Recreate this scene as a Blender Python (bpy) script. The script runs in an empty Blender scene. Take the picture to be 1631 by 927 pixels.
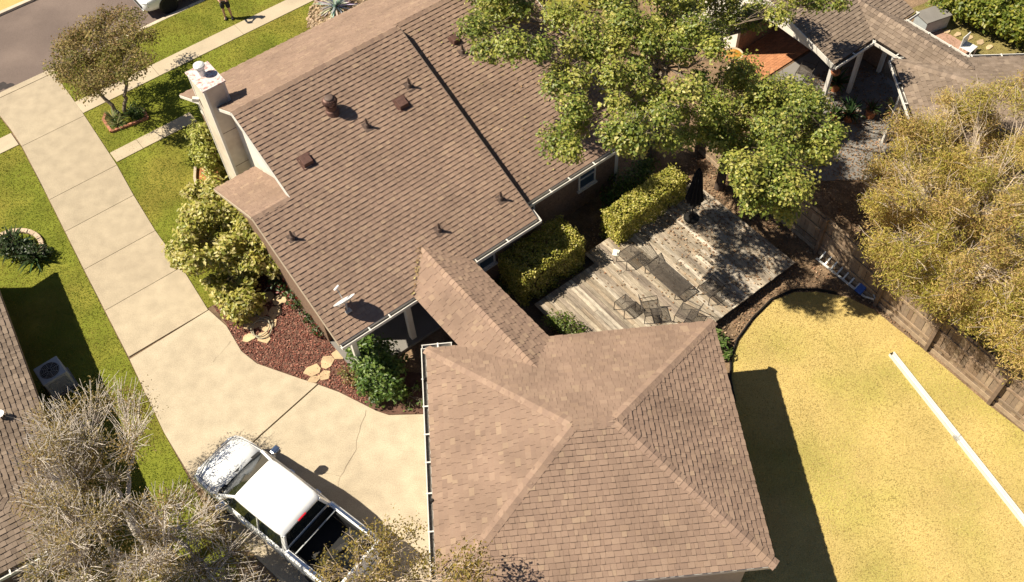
import bpy, bmesh, math, random
import numpy as np
from mathutils import Vector, Matrix

# ------------------------------------------------------------------ camera, light, exposure
scene = bpy.context.scene
COL = scene.collection
R = math.radians

cam_d = bpy.data.cameras.new('camera')
cam_d.sensor_width = 36.0
cam_d.lens = 33.84
cam_d.clip_start = 0.5
cam_d.clip_end = 2000.0
cam = bpy.data.objects.new('camera', cam_d)
COL.objects.link(cam)
cam.matrix_world = Matrix(((0.99773305, 0.06729612, 0.0, 0.0),
                           (-0.05444578, 0.8072137, -0.58774289, 0.0),
                           (-0.03955282, 0.58641051, 0.80904777, 25.0),
                           (0, 0, 0, 1)))
scene.camera = cam

SUN_EL, SUN_AZ = R(51.0), R(177.0)                 # azimuth counter-clockwise from +X
SUN = Vector((math.cos(SUN_EL) * math.cos(SUN_AZ), math.cos(SUN_EL) * math.sin(SUN_AZ), math.sin(SUN_EL)))
world = bpy.data.worlds.new('World')
scene.world = world
world.use_nodes = True
wn = world.node_tree
sky = wn.nodes.new('ShaderNodeTexSky')
sky.sky_type = 'NISHITA'
sky.sun_disc = False
sky.sun_elevation = SUN_EL
sky.sun_rotation = math.atan2(SUN.x, SUN.y)
sky.air_density, sky.dust_density, sky.ozone_density = 0.7, 0.3, 1.0
bg = wn.nodes['Background']
wn.links.new(sky.outputs[0], bg.inputs[0])
bg.inputs[1].default_value = 0.05

sun_d = bpy.data.lights.new('sun', 'SUN')
sun_d.energy = 5.0
sun_d.angle = R(0.53)
sun_d.color = (1.0, 0.915, 0.745)
sun = bpy.data.objects.new('sun', sun_d)
COL.objects.link(sun)
sun.rotation_euler = (-SUN).to_track_quat('-Z', 'Y').to_euler()
sun.location = (0, 0, 60)

scene.view_settings.view_transform = 'Standard'
scene.view_settings.look = 'None'
scene.view_settings.exposure = 0.88
scene.view_settings.gamma = 1.0
scene.view_settings.use_curve_mapping = False
scene.render.engine = 'CYCLES'
scene.cycles.max_bounces = 6
scene.cycles.transparent_max_bounces = 8
scene.cycles.use_denoising = True

# ------------------------------------------------------------------ helpers
rnd = random.Random(11)
npr = np.random.default_rng(7)
HA, GA = R(35.2), R(2.04)
HO = Vector((0.8754, 18.8618, 0))                  # house frame: x along the ridge, y towards the street
GO = Vector((5.523, 14.749, 0))                    # garage frame: origin under its far right eave corner
E1 = Vector((math.cos(HA), math.sin(HA), 0))
E2 = Vector((math.sin(HA), -math.cos(HA), 0))


def uvw(u, v, z=0.0):
    return HO + E1 * u + E2 * v + Vector((0, 0, z))


def tag(o, label=None, cat=None, group=None, kind=None):
    if label: o['label'] = label
    if cat: o['category'] = cat
    if group: o['group'] = group
    if kind: o['kind'] = kind
    return o


def empty(name, loc=(0, 0, 0), rz=0.0, label=None, cat=None, group=None):
    o = bpy.data.objects.new(name, None)
    o.empty_display_size = 0.3
    COL.objects.link(o)
    o.location = loc
    o.rotation_euler = (0, 0, rz)
    return tag(o, label, cat, group)


def link(name, me, parent=None, loc=None, mat=None):
    o = bpy.data.objects.new(name, me)
    COL.objects.link(o)
    if parent is not None: o.parent = parent
    if loc is not None: o.location = loc
    return o


def copy_tree(o, parent=None):
    c = o.copy()
    COL.objects.link(c)
    c.parent = parent
    for ch in list(o.children): copy_tree(ch, c)
    return c


class MB:
    """collects faces with a colour each; build() links them as one mesh object"""
    def __init__(s):
        s.v, s.f, s.c = [], [], []

    def add(s, vs, fs, col=(1, 1, 1)):
        n = len(s.v)
        s.v += [tuple(p) for p in vs]
        for f in fs:
            s.f.append(tuple(i + n for i in f)); s.c.append(col)
        return s

    def box(s, x0, x1, y0, y1, z0, z1, col=(1, 1, 1)):
        v = [(x, y, z) for z in (z0, z1) for y in (y0, y1) for x in (x0, x1)]
        return s.add(v, [(0, 2, 3, 1), (4, 5, 7, 6), (0, 1, 5, 4), (2, 6, 7, 3), (0, 4, 6, 2), (1, 3, 7, 5)], col)

    def bar(s, a, b, w, h, up=(0, 0, 1), col=(1, 1, 1)):
        a, b, up = Vector(a), Vector(b), Vector(up)
        d = (b - a).normalized()
        sd = d.cross(up).normalized() * (w / 2)
        un = sd.cross(d).normalized() * (h / 2)
        v = [p + i * sd + j * un for p in (a, b) for j in (-1, 1) for i in (-1, 1)]
        return s.add(v, [(0, 1, 3, 2), (4, 6, 7, 5), (0, 4, 5, 1), (2, 3, 7, 6), (0, 2, 6, 4), (1, 5, 7, 3)], col)

    def prism(s, poly, z0, z1, col=(1, 1, 1)):
        n = len(poly)
        v = [(p[0], p[1], z0) for p in poly] + [(p[0], p[1], z1) for p in poly]
        area = sum(poly[i][0] * poly[(i + 1) % n][1] - poly[(i + 1) % n][0] * poly[i][1] for i in range(n))
        top, bot = tuple(range(n, 2 * n)), tuple(reversed(range(n)))
        if area < 0: top, bot = tuple(reversed(top)), tuple(reversed(bot))
        fs = [top, bot] + [((i, (i + 1) % n, n + (i + 1) % n, n + i) if area > 0 else (n + i, n + (i + 1) % n, (i + 1) % n, i)) for i in range(n)]
        return s.add(v, fs, col)

    def slab(s, pts, thick, col=(1, 1, 1), nrm=None):
        """flat polygon in space given thickness downwards (along its normal)"""
        pts = [Vector(p) for p in pts]
        n = nrm or (pts[1] - pts[0]).cross(pts[2] - pts[0]).normalized()
        k = len(pts)
        v = pts + [p - n * thick for p in pts]
        fs = [tuple(range(k)), tuple(reversed(range(k, 2 * k)))] + [(i, k + i, k + (i + 1) % k, (i + 1) % k) for i in range(k)]
        return s.add(v, fs, col)

    def tube(s, pts, radii, n=8, col=(1, 1, 1), caps=True):
        pts = [Vector(p) for p in pts]
        if not isinstance(radii, (list, tuple)): radii = [radii] * len(pts)
        base = len(s.v)
        ref = Vector((0.31, 0.17, 0.93))
        for i, p in enumerate(pts):
            d = (pts[min(i + 1, len(pts) - 1)] - pts[max(i - 1, 0)]).normalized()
            a = d.cross(ref)
            if a.length < 1e-3: a = d.cross(Vector((1, 0, 0)))
            a.normalize(); b = d.cross(a)
            for k in range(n):
                t = 2 * math.pi * k / n
                s.v.append(tuple(p + (a * math.cos(t) + b * math.sin(t)) * radii[i]))
        for i in range(len(pts) - 1):
            for k in range(n):
                q = base + i * n
                s.f.append((q + k, q + (k + 1) % n, q + n + (k + 1) % n, q + n + k)); s.c.append(col)
        if caps:
            s.f.append(tuple(base + k for k in reversed(range(n)))); s.c.append(col)
            q = base + (len(pts) - 1) * n
            s.f.append(tuple(q + k for k in range(n))); s.c.append(col)
        return s

    def lathe(s, prof, n=16, c=(0, 0, 0), col=(1, 1, 1), axis='z', closed=False):
        base = len(s.v)
        for r, h in prof:
            for k in range(n):
                t = 2 * math.pi * k / n
                x, y = r * math.cos(t), r * math.sin(t)
                p = (c[0] + x, c[1] + y, c[2] + h) if axis == 'z' else (c[0] + x, c[1] + h, c[2] + y)
                s.v.append(p)
        m = len(prof)
        for i in range(m - 1):
            for k in range(n):
                q = base + i * n
                f = (q + k, q + (k + 1) % n, q + n + (k + 1) % n, q + n + k)
                s.f.append(f if axis == 'z' else f[::-1]); s.c.append(col)
        if not closed:
            s.f.append(tuple(base + k for k in reversed(range(n)))); s.c.append(col)
            s.f.append(tuple(base + (m - 1) * n + k for k in range(n))); s.c.append(col)
        return s

    def mesh(s, name, mat, smooth=False):
        me = bpy.data.meshes.new(name)
        me.from_pydata(s.v, [], s.f)
        at = me.attributes.new('Col', 'FLOAT_COLOR', 'FACE')
        at.data.foreach_set('color', [x for c in s.c for x in (c[0], c[1], c[2], 1.0)])
        me.materials.append(mat)
        if smooth: me.polygons.foreach_set('use_smooth', [True] * len(me.polygons))
        me.update()
        return me

    def build(s, name, mat, parent=None, smooth=False, bevel=0.0, loc=None):
        o = link(name, s.mesh(name, mat, smooth), parent, loc)
        if bevel:
            b = o.modifiers.new('bevel', 'BEVEL'); b.width = bevel; b.segments = 2; b.limit_method = 'ANGLE'; b.angle_limit = R(35)
        return o


def np_mesh(name, V, F, C, mat, parent=None, smooth=False):
    """numpy verts, equal-size faces and a colour for each face"""
    me = bpy.data.meshes.new(name)
    nv, (nf, k) = len(V), F.shape
    me.vertices.add(nv); me.vertices.foreach_set('co', V.astype(np.float32).ravel())
    me.loops.add(nf * k); me.loops.foreach_set('vertex_index', F.astype(np.int32).ravel())
    me.polygons.add(nf); me.polygons.foreach_set('loop_start', np.arange(0, nf * k, k, dtype=np.int32))
    at = me.attributes.new('Col', 'FLOAT_COLOR', 'FACE')
    at.data.foreach_set('color', np.c_[C, np.ones(nf)].astype(np.float32).ravel())
    me.materials.append(mat)
    if smooth: me.polygons.foreach_set('use_smooth', np.ones(nf, dtype=bool))
    me.update(calc_edges=True)
    return link(name, me, parent)


# ------------------------------------------------------------------ materials
MATS = {}


def mk(name, col=(.5, .5, .5), rough=.85, var=.12, scale=9., bump=.0, bscale=60., attr=False, metal=0., spec=.3,
       col2=None, scale2=1.2, thr=(.45, .65), transl=0., wspace=False, detail=5., fine=0., fscale=120., coat=0., stretch=None):
    m = bpy.data.materials.new(name); m.use_nodes = True
    nt = m.node_tree; N = nt.nodes; Lk = nt.links
    bs = N['Principled BSDF']
    bs.inputs['Roughness'].default_value = rough
    bs.inputs['Metallic'].default_value = metal
    bs.inputs['Specular IOR Level'].default_value = spec
    if coat: bs.inputs['Coat Weight'].default_value = coat; bs.inputs['Coat Roughness'].default_value = .06
    if wspace:
        vec = N.new('ShaderNodeNewGeometry').outputs['Position']
    else:
        vec = N.new('ShaderNodeTexCoord').outputs['Object']

    if stretch:
        mp = N.new('ShaderNodeMapping'); mp.inputs['Scale'].default_value = stretch; Lk.new(vec, mp.inputs['Vector']); vec = mp.outputs[0]

    def noise(sc, det=detail):
        t = N.new('ShaderNodeTexNoise'); t.inputs['Scale'].default_value = sc; t.inputs['Detail'].default_value = det
        Lk.new(vec, t.inputs['Vector']); return t.outputs['Fac']

    def mult(c, fac, lo, hi):
        mr = N.new('ShaderNodeMapRange'); mr.inputs[1].default_value = .3; mr.inputs[2].default_value = .7
        mr.inputs[3].default_value = lo; mr.inputs[4].default_value = hi
        Lk.new(fac, mr.inputs[0])
        vm = N.new('ShaderNodeVectorMath'); vm.operation = 'SCALE'
        Lk.new(c, vm.inputs[0]); Lk.new(mr.outputs[0], vm.inputs['Scale'])
        return vm.outputs[0]
    if attr:
        a = N.new('ShaderNodeAttribute'); a.attribute_name = 'Col'; c = a.outputs['Color']
        if col != (.5, .5, .5):
            vm = N.new('ShaderNodeVectorMath'); vm.operation = 'MULTIPLY'; Lk.new(c, vm.inputs[0]); vm.inputs[1].default_value = col; c = vm.outputs[0]
    else:
        rgb = N.new('ShaderNodeRGB'); rgb.outputs[0].default_value = (*col, 1); c = rgb.outputs[0]
    if col2:
        mr = N.new('ShaderNodeMapRange'); mr.inputs[1].default_value, mr.inputs[2].default_value = thr
        Lk.new(noise(scale2), mr.inputs[0])
        mx = N.new('ShaderNodeMix'); mx.data_type = 'RGBA'
        Lk.new(mr.outputs[0], mx.inputs['Factor']); Lk.new(c, mx.inputs['A']); mx.inputs['B'].default_value = (*col2, 1)
        c = mx.outputs['Result']
    if var: c = mult(c, noise(scale), 1 - var, 1 + var)
    if fine: c = mult(c, noise(fscale, 2), 1 - fine, 1 + fine)
    Lk.new(c, bs.inputs['Base Color'])
    if bump:
        b = N.new('ShaderNodeBump'); b.inputs['Strength'].default_value = bump; b.inputs['Distance'].default_value = .02
        Lk.new(noise(bscale), b.inputs['Height']); Lk.new(b.outputs[0], bs.inputs['Normal'])
    if transl:
        tr = N.new('ShaderNodeBsdfTranslucent'); Lk.new(c, tr.inputs['Color'])
        ms = N.new('ShaderNodeMixShader'); ms.inputs[0].default_value = transl
        Lk.new(bs.outputs[0], ms.inputs[1]); Lk.new(tr.outputs[0], ms.inputs[2])
        Lk.new(ms.outputs[0], N['Material Output'].inputs['Surface'])
    MATS[name] = m
    return m


mk('shingle', attr=True, rough=.92, var=.13, scale=.9, fine=.22, fscale=260., wspace=True, bump=.25, bscale=220., spec=.15)
mk('deck_felt', (.06, .045, .038), wspace=True)
mk('flashing', (.11, .075, .06), rough=.6, var=.1)
mk('white_trim', (.63, .595, .54), rough=.55, var=.06, scale=4., col2=(.6, .55, .48), scale2=2.5, thr=(.58, .8))
mk('trim_brown', (.16, .12, .095), rough=.7)
mk('gutter_shade', (.10, .09, .08), rough=.7, var=.3, scale=14.)  # dark tone that paints the shade inside the white gutters
mk('siding', (.74, .70, .62), rough=.7, var=.05, scale=3., col2=(.55, .50, .42), scale2=.9, thr=(.6, .85))
mk('chimney_siding', (.63, .55, .44), rough=.75, var=.07, scale=5., col2=(.55, .465, .36), scale2=1.4)
mk('brick', (.20, .13, .09), rough=.9, var=.3, scale=14., bump=.4, bscale=30.)
mk('garage_wall', (.45, .37, .28), rough=.85, var=.06)
mk('concrete', (.425, .355, .258), attr=True, rough=.9, var=.11, scale=2.3, fine=.16, fscale=34., col2=(.335, .272, .195), scale2=.32, thr=(.40, .85), wspace=True, bump=.15, bscale=90., spec=.2)
mk('concrete_path', (.42, .345, .245), rough=.9, var=.12, scale=1.4, fine=.1, fscale=45., col2=(.38, .31, .22), scale2=.7, wspace=True)
mk('concrete_grey', (.19, .175, .16), rough=.9, var=.15, scale=1.2, fine=.12, fscale=40., wspace=True)
mk('crack', (.12, .09, .06), rough=1.)
mk('asphalt', (.14, .105, .09), rough=.92, var=.12, scale=.35, fine=.15, fscale=50., col2=(.17, .128, .108), scale2=.5, wspace=True, spec=.2)
mk('asphalt_stain', (.035, .028, .026), rough=.8, var=.3, scale=3.)
mk('kerb', (.50, .42, .32), rough=.9, var=.12, scale=3., wspace=True)
mk('soil', (.20, .135, .085), rough=1., var=.28, scale=2.2, fine=.35, fscale=30., col2=(.11, .075, .05), scale2=.8, wspace=True, bump=.6, bscale=40., spec=.1)
mk('turf', (.150, .165, .022), rough=1., var=.22, scale=.8, fine=.3, fscale=45., col2=(.20, .175, .032), scale2=.35, wspace=True, bump=.5, bscale=70., spec=.1)
mk('dry_turf', (.445, .335, .125), rough=1., var=.13, scale=.55, fine=.25, fscale=38., col2=(.36, .30, .09), scale2=.4, wspace=True, bump=.5, bscale=70., spec=.1)
mk('grass_blade', attr=True, rough=.75, var=.12, scale=2., transl=.25, wspace=True, spec=.2)
mk('mulch_base', (.11, .058, .042), rough=1., var=.3, scale=6., fine=.3, fscale=40., wspace=True)
mk('mulch', attr=True, rough=.95, var=.2)
mk('flagstone', attr=True, rough=.9, var=.15, scale=3., fine=.12, fscale=50., bump=.3, bscale=25., col2=(.36, .26, .16), scale2=2.)
mk('weathered_plank', attr=True, rough=.95, var=.32, scale=9., fine=.28, fscale=60., bump=.4, bscale=50., spec=.15, stretch=(1, .12, 1), col2=(.13, .105, .085), scale2=5., thr=(.52, .78))
mk('fence_wood', attr=True, rough=.95, var=.2, scale=6., fine=.2, fscale=70., spec=.15)
mk('mesh_metal', (.085, .07, .058), rough=.7, metal=.2, var=.3)
mk('tan_trim', (.42, .34, .25), rough=.7, var=.1)
mk('dull_turf', (.20, .165, .06), rough=1., var=.25, scale=.9, fine=.3, fscale=40., wspace=True, bump=.5, bscale=60., spec=.1)
mk('pink_paving', (.34, .205, .15), rough=.9, var=.2, scale=3.)
mk('black_plastic', (.015, .014, .014), rough=.5)
mk('black_cloth', (.008, .008, .01), rough=.95, var=.2)
mk('dark_metal', (.03, .027, .025), rough=.55, metal=.3, var=.25)
mk('aluminium', (.62, .62, .60), rough=.5, metal=.15, var=.12)
mk('blue_plastic', (.03, .09, .33), rough=.4)
mk('leaf', attr=True, rough=.42, var=.14, scale=3., transl=.42, wspace=True, spec=.42)
mk('dull_leaf', attr=True, rough=.65, var=.15, scale=3., transl=.40, wspace=True, spec=.25)
mk('bark', (.20, .155, .115), rough=.95, var=.25, scale=9., bump=.6, bscale=25.)
mk('dark_bark', (.09, .065, .05), rough=.95, var=.25, scale=9., bump=.6, bscale=25.)
mk('pale_bark', (.45, .36, .27), rough=.85, var=.22, scale=8.)
mk('grey_bark', (.56, .49, .42), rough=.9, var=.2, scale=8.)
mk('truck_paint', (.86, .86, .86), rough=.22, var=.0, spec=.5, coat=.6)
mk('car_paint', (.80, .81, .82), rough=.22, var=.0, spec=.5, coat=.6)
mk('glass_dark', (.012, .015, .016), rough=.05, var=0, spec=.8)
mk('window_pane', (.045, .075, .11), rough=.06, var=0, spec=.8)
mk('rubber', (.012, .012, .012), rough=.85, var=.2)
mk('rim', (.55, .55, .56), rough=.3, metal=.8, var=.05)
mk('chrome', (.7, .7, .7), rough=.15, metal=1., var=0)
mk('bed_liner', (.010, .010, .011), rough=.75, var=.2, scale=12.)
mk('red_lens', (.45, .01, .02), rough=.2, var=0, spec=.6)
mk('lamp_lens', (.75, .76, .78), rough=.12, var=0, spec=.7)
mk('rust_cap', (.60, .53, .50), rough=.6, var=.15, scale=14., col2=(.34, .12, .10), scale2=9., thr=(.46, .72), metal=.1)
mk('vent_brown', (.13, .07, .055), rough=.5, metal=.3, var=.25, scale=12.)
mk('white_metal', (.74, .73, .71), rough=.4, metal=.2, var=.08)
mk('grey_metal', (.42, .43, .43), rough=.45, metal=.5, var=.08)
mk('ac_paint', (.33, .35, .36), rough=.5, var=.08)
mk('paver', attr=True, rough=.9, var=.2, scale=8.)
mk('bowl_water', (.35, .17, .03), rough=.1, var=.25, scale=7., spec=.6)
mk('terracotta', (.42, .16, .07), rough=.8)
mk('skin', (.45, .26, .18), rough=.6, var=.05)
mk('cloth_dark', (.022, .022, .026), rough=.95, var=.2)
mk('hair', (.03, .02, .015), rough=.8)
mk('hose', (.33, .30, .22), rough=.6, var=.1)
mk('paper', (.75, .72, .62), rough=.8)
MT = MATS

# ------------------------------------------------------------------ ground, street, pavements
def sheet(name, poly, z, mat, depth=.1, parent=None, kind='structure', label=None):
    o = MB().prism(poly, z - depth, z).build(name, MT[mat], parent)
    if parent is None: tag(o, label, None, None, kind)
    return o


def uvp(pts):
    return [tuple(uvw(u, v)[:2]) for u, v in pts]


sheet('terrain', [(-600, -600), (600, -600), (600, 600), (-600, 600)], -.16, 'soil', .05)
sheet('street', uvp([(-70, -20.18), (70, -20.18), (70, -25.0), (-70, -25.0)]), -.09, 'asphalt', .06)
sheet('yard_ground', uvp([(-70, -20.0), (70, -20.0), (70, 50), (-70, 50)]), -.012, 'soil')
sheet('opposite_verge', uvp([(-70, -25.2), (70, -25.2), (70, -60), (-70, -60)]), 0, 'dry_turf')

# kerbs: lengths of stone along both sides of the street
for nm, v0, v1 in (('kerb', -20.18, -20.0), ('kerb', -25.2, -25.0)):
    k = tag(empty(nm, (0, 0, 0)), None, None, None, 'structure')
    u = -24.0
    while u < 12:
        u1 = u + 2.4
        if not (v0 > -21 and u1 > -11.3 and u < -8.3):
            MB().prism(uvp([(u + .01, v0), (u1 - .01, v0), (u1 - .01, v1), (u + .01, v1)]), -.13, .012).build('kerb_stone', MT['kerb'], k, bevel=.015)
        u = u1

# driveway slabs: left and right edge as they run in the house frame
LE = [(-20.15, -11.15), (-18.7, -10.93), (-16.6, -10.95), (-13.9, -11.17), (-9.74, -11.53), (-5.55, -11.86)]
RE = [(-20.15, -8.35), (-19.0, -8.42), (-17.2, -8.45), (-13.5, -8.62), (-11.9, -8.78), (-9.75, -8.92), (-7.3, -8.95), (-5.6, -9.08)]


def lerp(tab, x):
    for (a, p), (b, q) in zip(tab, tab[1:]):
        if a <= x <= b: return p + (q - p) * (x - a) / (b - a)
    return tab[-1][1] if x > tab[-1][0] else tab[0][1]


drv = tag(empty('driveway'), None, None, None, 'structure')
cuts = [-19.9, -16.78, -13.55, -11.78, -9.78, -7.75, -5.6]
g = .007
for a, b in zip(cuts, cuts[1:]):
    vs = [a + g] + [x for x in (-19, -18, -15) if a < x < b] + [b - g]
    poly = [(lerp(LE, v), v) for v in vs] + [(lerp(RE, v), v) for v in reversed(vs)]
    tone = {-19.9: .86, -16.78: .82, -13.55: .80, -11.78: .84, -9.78: .88, -7.75: .93}[a]
    MB().prism(uvp(poly), -.08, .03, (tone, tone * .985, tone * .97)).build('driveway_slab', MT['concrete'], drv, bevel=.008)
# sloping apron down to the street
ap = [uvw(-11.35, -20.35, -.075), uvw(-8.2, -20.35, -.075), uvw(-8.36, -19.92, .03), uvw(-11.12, -19.92, .03)]
MB().slab(ap, .08, (.85, .84, .83), nrm=Vector((0, 0, 1))).build('apron_slab', MT['concrete'], drv)
park1 = [(-12.0, 16.52), (-10.5, 13.85), (-9.37, 12.16), (-9.12, 11.95), (-7.66, 13.54), (-6.06, 15.17), (-6.57, 15.38), (-7.98, 16.04), (-8.52, 16.54), (-9.1, 17.53), (-9.75, 18.2)]
park2 = [(-9.09, 11.92), (-8.31, 10.78), (-7.44, 9.91), (-6.64, 9.13), (-4.6, 6.6), (-3.0, 4.0), (-1.9, 4.0), (-1.9, 13.84), (-3.86, 13.93), (-4.24, 14.1), (-5.39, 14.83), (-6.03, 15.14), (-7.63, 13.51)]
for p in (park1, park2):
    MB().prism(p, -.08, .03).build('driveway_slab', MT['concrete'], drv, bevel=.008)


def crack(pts, w, z, parent):
    m = MB(); q = []
    for (a, b) in zip(pts, pts[1:]):
        n = max(2, int(math.dist(a, b) / .16))
        for i in range(n):
            t = i / n
            q.append((a[0] + (b[0] - a[0]) * t + rnd.uniform(-.035, .035), a[1] + (b[1] - a[1]) * t + rnd.uniform(-.035, .035)))
    q.append(pts[-1])
    L, Rr = [], []
    for i, p in enumerate(q):
        a, b = q[max(0, i - 1)], q[min(len(q) - 1, i + 1)]
        d = Vector((b[0] - a[0], b[1] - a[1])).normalized(); ww = w * rnd.uniform(.2, 1.)
        L.append((p[0] - d.y * ww, p[1] + d.x * ww, z)); Rr.append((p[0] + d.y * ww, p[1] - d.x * ww, z))
    k = len(q)
    m.add(L + Rr, [(i, k + i, k + i + 1, i + 1) for i in range(k - 1)])
    return m.build('crack', MT['crack'], parent)


crack([(-4.55, 14.15), (-4.72, 13.45), (-4.8, 12.9), (-5.2, 12.05), (-5.25, 11.7)], .006, .0345, drv)
crack([(-5.2, 12.05), (-5.7, 12.2)], .006, .0345, drv)
crack([(-8.9, 16.9), (-9.35, 16.2)], .006, .0345, drv)
st = MB()
for i in range(16):
    c = uvw(-10.6 + rnd.uniform(-.9, .7), -20.62 + rnd.uniform(-.16, .12))
    rr = rnd.uniform(.1, .26)
    n = len(st.v)
    st.add([(c.x + rr * math.cos(t) * rnd.uniform(.7, 1.5), c.y + rr * math.sin(t) * rnd.uniform(.5, 1.), -.0865 + i * .0001) for t in np.linspace(0, 6.283, 10)[:-1]], [tuple(range(9))])
so = st.build('street_stain', MT['asphalt_stain']); tag(so, None, None, None, 'structure')

# pavement of cast slabs, and the path to the front door
sw = tag(empty('sidewalk'), None, None, None, 'structure')
u = -24.0
while u < 12:
    u1 = u + 3.75
    for a, b in (((u, min(u1, -11.0)),) if u < -11.0 < u1 else ((max(u, -8.46), u1),) if u < -8.46 < u1 else ((u, u1),) if (u1 <= -11.0 or u >= -8.46) else ()):
        if b - a > .1:
            MB().prism(uvp([(a + .006, -17.74), (b - .006, -17.74), (b - .006, -16.95), (a + .006, -16.95)]), -.08, .026).build('paving_slab', MT['concrete_path'], sw, bevel=.006)
    u = u1
fp = tag(empty('footpath'), None, None, None, 'structure')
for a, b in ((-8.56, -7.5), (-7.5, -6.4), (-6.4, -5.3)):
    MB().prism(uvp([(a + .006, -14.3), (b - .006, -14.3), (b - .006, -13.7), (a + .006, -13.7)]), -.08, .026).build('paving_slab', MT['concrete_path'], fp, bevel=.006)

# turf: sheets with a layer of real blades over them
LAWN_VERGE_L = [(-24, -20.0), (-11.05, -20.0), (-10.97, -17.75), (-24, -17.75)]
LAWN_VERGE_R = [(-8.38, -20.0), (12, -20.0), (12, -17.75), (-8.44, -17.75)]
LAWN_LEFT = [(-24, -16.94), (-10.97, -16.94), (-11.2, -13.9), (-11.56, -9.74), (-11.9, -5.53), (-12.2, -2.46), (-12.3, -.5), (-12.5, 2.5), (-13, 6), (-24, 6)]
LAWN_FRONT = [(-8.48, -16.94), (12, -16.94), (12, -9), (-6.0, -9), (-6.9, -5.7), (-9.05, -5.7), (-8.93, -9.7), (-8.65, -13.6)]
BACK_LAWN = [(6.36, 14.4), (6.5, 15.1), (6.8, 15.68), (7.43, 16.42), (8.14, 17.08), (8.9, 17.37), (9.6, 17.33), (10.5, 17.05), (11.2, 16.5), (11.6, 15.9), (12.3, 14.9), (13.5, 13.0), (14.3, 11.9), (16, 9), (16, 2), (3, 2), (3, 5), (5.4, 5), (5.4, 13.9), (6.3, 14.1)]
FAR_LAWN = [(16.4, 30.6), (24, 34), (26, 26), (17.7, 26.9)]


def in_poly(P, poly):
    x, y = P[:, 0], P[:, 1]; c = np.zeros(len(P), bool); j = len(poly) - 1
    for i in range(len(poly)):
        xi, yi = poly[i]; xj, yj = poly[j]
        if yi != yj:
            c ^= ((yi > y) != (yj > y)) & (x < (xj - xi) * (y - yi) / (yj - yi) + xi)
        j = i
    return c


def blades(name, poly, per_m2, h, pal, label, box=None):
    xs = [p[0] for p in poly]; ys = [p[1] for p in poly]
    x0, x1, y0, y1 = min(xs), max(xs), min(ys), max(ys)
    if box: x0, x1, y0, y1 = max(x0, box[0]), min(x1, box[1]), max(y0, box[2]), min(y1, box[3])
    n = int((x1 - x0) * (y1 - y0) * per_m2)
    P = np.c_[npr.uniform(x0, x1, n), npr.uniform(y0, y1, n)]
    P = P[in_poly(P, poly)]; n = len(P)
    patch = .5 + .25 * (np.sin(P[:, 0] * 1.7 + np.sin(P[:, 1] * .9) * 2) + np.sin(P[:, 1] * 1.3 + np.sin(P[:, 0] * 1.1) * 2))
    a = npr.uniform(0, 6.283, n); w = npr.uniform(.007, .016, n); hh = h * npr.uniform(.5, 1.3, n)
    lean = npr.normal(0, .9, (n, 2)) * hh[:, None]
    b = np.c_[P, np.full(n, -.004)]
    s = np.c_[np.cos(a) * w, np.sin(a) * w, np.zeros(n)]
    V = np.empty((n, 3, 3)); V[:, 0] = b - s; V[:, 1] = b + s; V[:, 2] = b + np.c_[lean, hh]
    pal = np.array(pal)
    k = np.clip((patch + npr.normal(0, .3, n)) * len(pal), 0, len(pal) - 1).astype(int)
    C = pal[k] * npr.uniform(.86, 1.16, (n, 1))
    o = np_mesh(name, V.reshape(-1, 3), np.arange(3 * n).reshape(-1, 3), C, MT['grass_blade'])
    return tag(o, label, 'grass', None, 'stuff')


GREEN = [(.125, .165, .018), (.16, .185, .022), (.20, .195, .028), (.25, .215, .04)]
GOLD = [(.39, .31, .105), (.45, .345, .125), (.51, .385, .15), (.56, .43, .185)]
for nm, p in (('verge_turf', LAWN_VERGE_L), ('verge_turf', LAWN_VERGE_R), ('side_turf', LAWN_LEFT), ('front_turf', LAWN_FRONT)):
    sheet(nm, uvp(p), 0, 'turf')
sheet('back_turf', BACK_LAWN, 0, 'dry_turf')
sheet('far_turf', FAR_LAWN, .004, 'dull_turf')
VIS = (-21, 22, 7, 36)
blades('verge_grass', uvp(LAWN_VERGE_L), 700, .04, GREEN, 'green mown grass of the verge left of the driveway', VIS)
blades('verge_grass', uvp(LAWN_VERGE_R), 700, .04, GREEN, 'green mown grass between kerb and sidewalk', VIS)
blades('side_grass', uvp(LAWN_LEFT), 700, .04, GREEN, 'green grass strip left of the driveway', VIS)
blades('front_grass', uvp(LAWN_FRONT), 700, .04, GREEN, 'green grass in front of the house', (-16, -4, 17, 36))
blades('back_grass', BACK_LAWN, 1000, .032, GOLD, 'dry golden grass of the back yard', (3, 22, 2, 36))
blades('far_grass', FAR_LAWN, 300, .06, [(.17, .15, .05), (.24, .19, .075), (.30, .235, .10)], 'patchy dry grass behind the neighbouring house', VIS)

# ------------------------------------------------------------------ roofs
WARM = [(0.232, 0.157, 0.117), (0.246, 0.167, 0.124), (0.259, 0.178, 0.131), (0.216, 0.146, 0.110), (0.269, 0.185, 0.136), (0.236, 0.160, 0.119), (0.284, 0.199, 0.141), (0.252, 0.171, 0.124), (0.240, 0.164, 0.122), (0.224, 0.151, 0.113)]
GREYB = [(0.175, 0.131, 0.099), (0.193, 0.146, 0.112), (0.216, 0.163, 0.126), (0.152, 0.114, 0.088), (0.235, 0.179, 0.136)]
EXPO = .143


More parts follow.
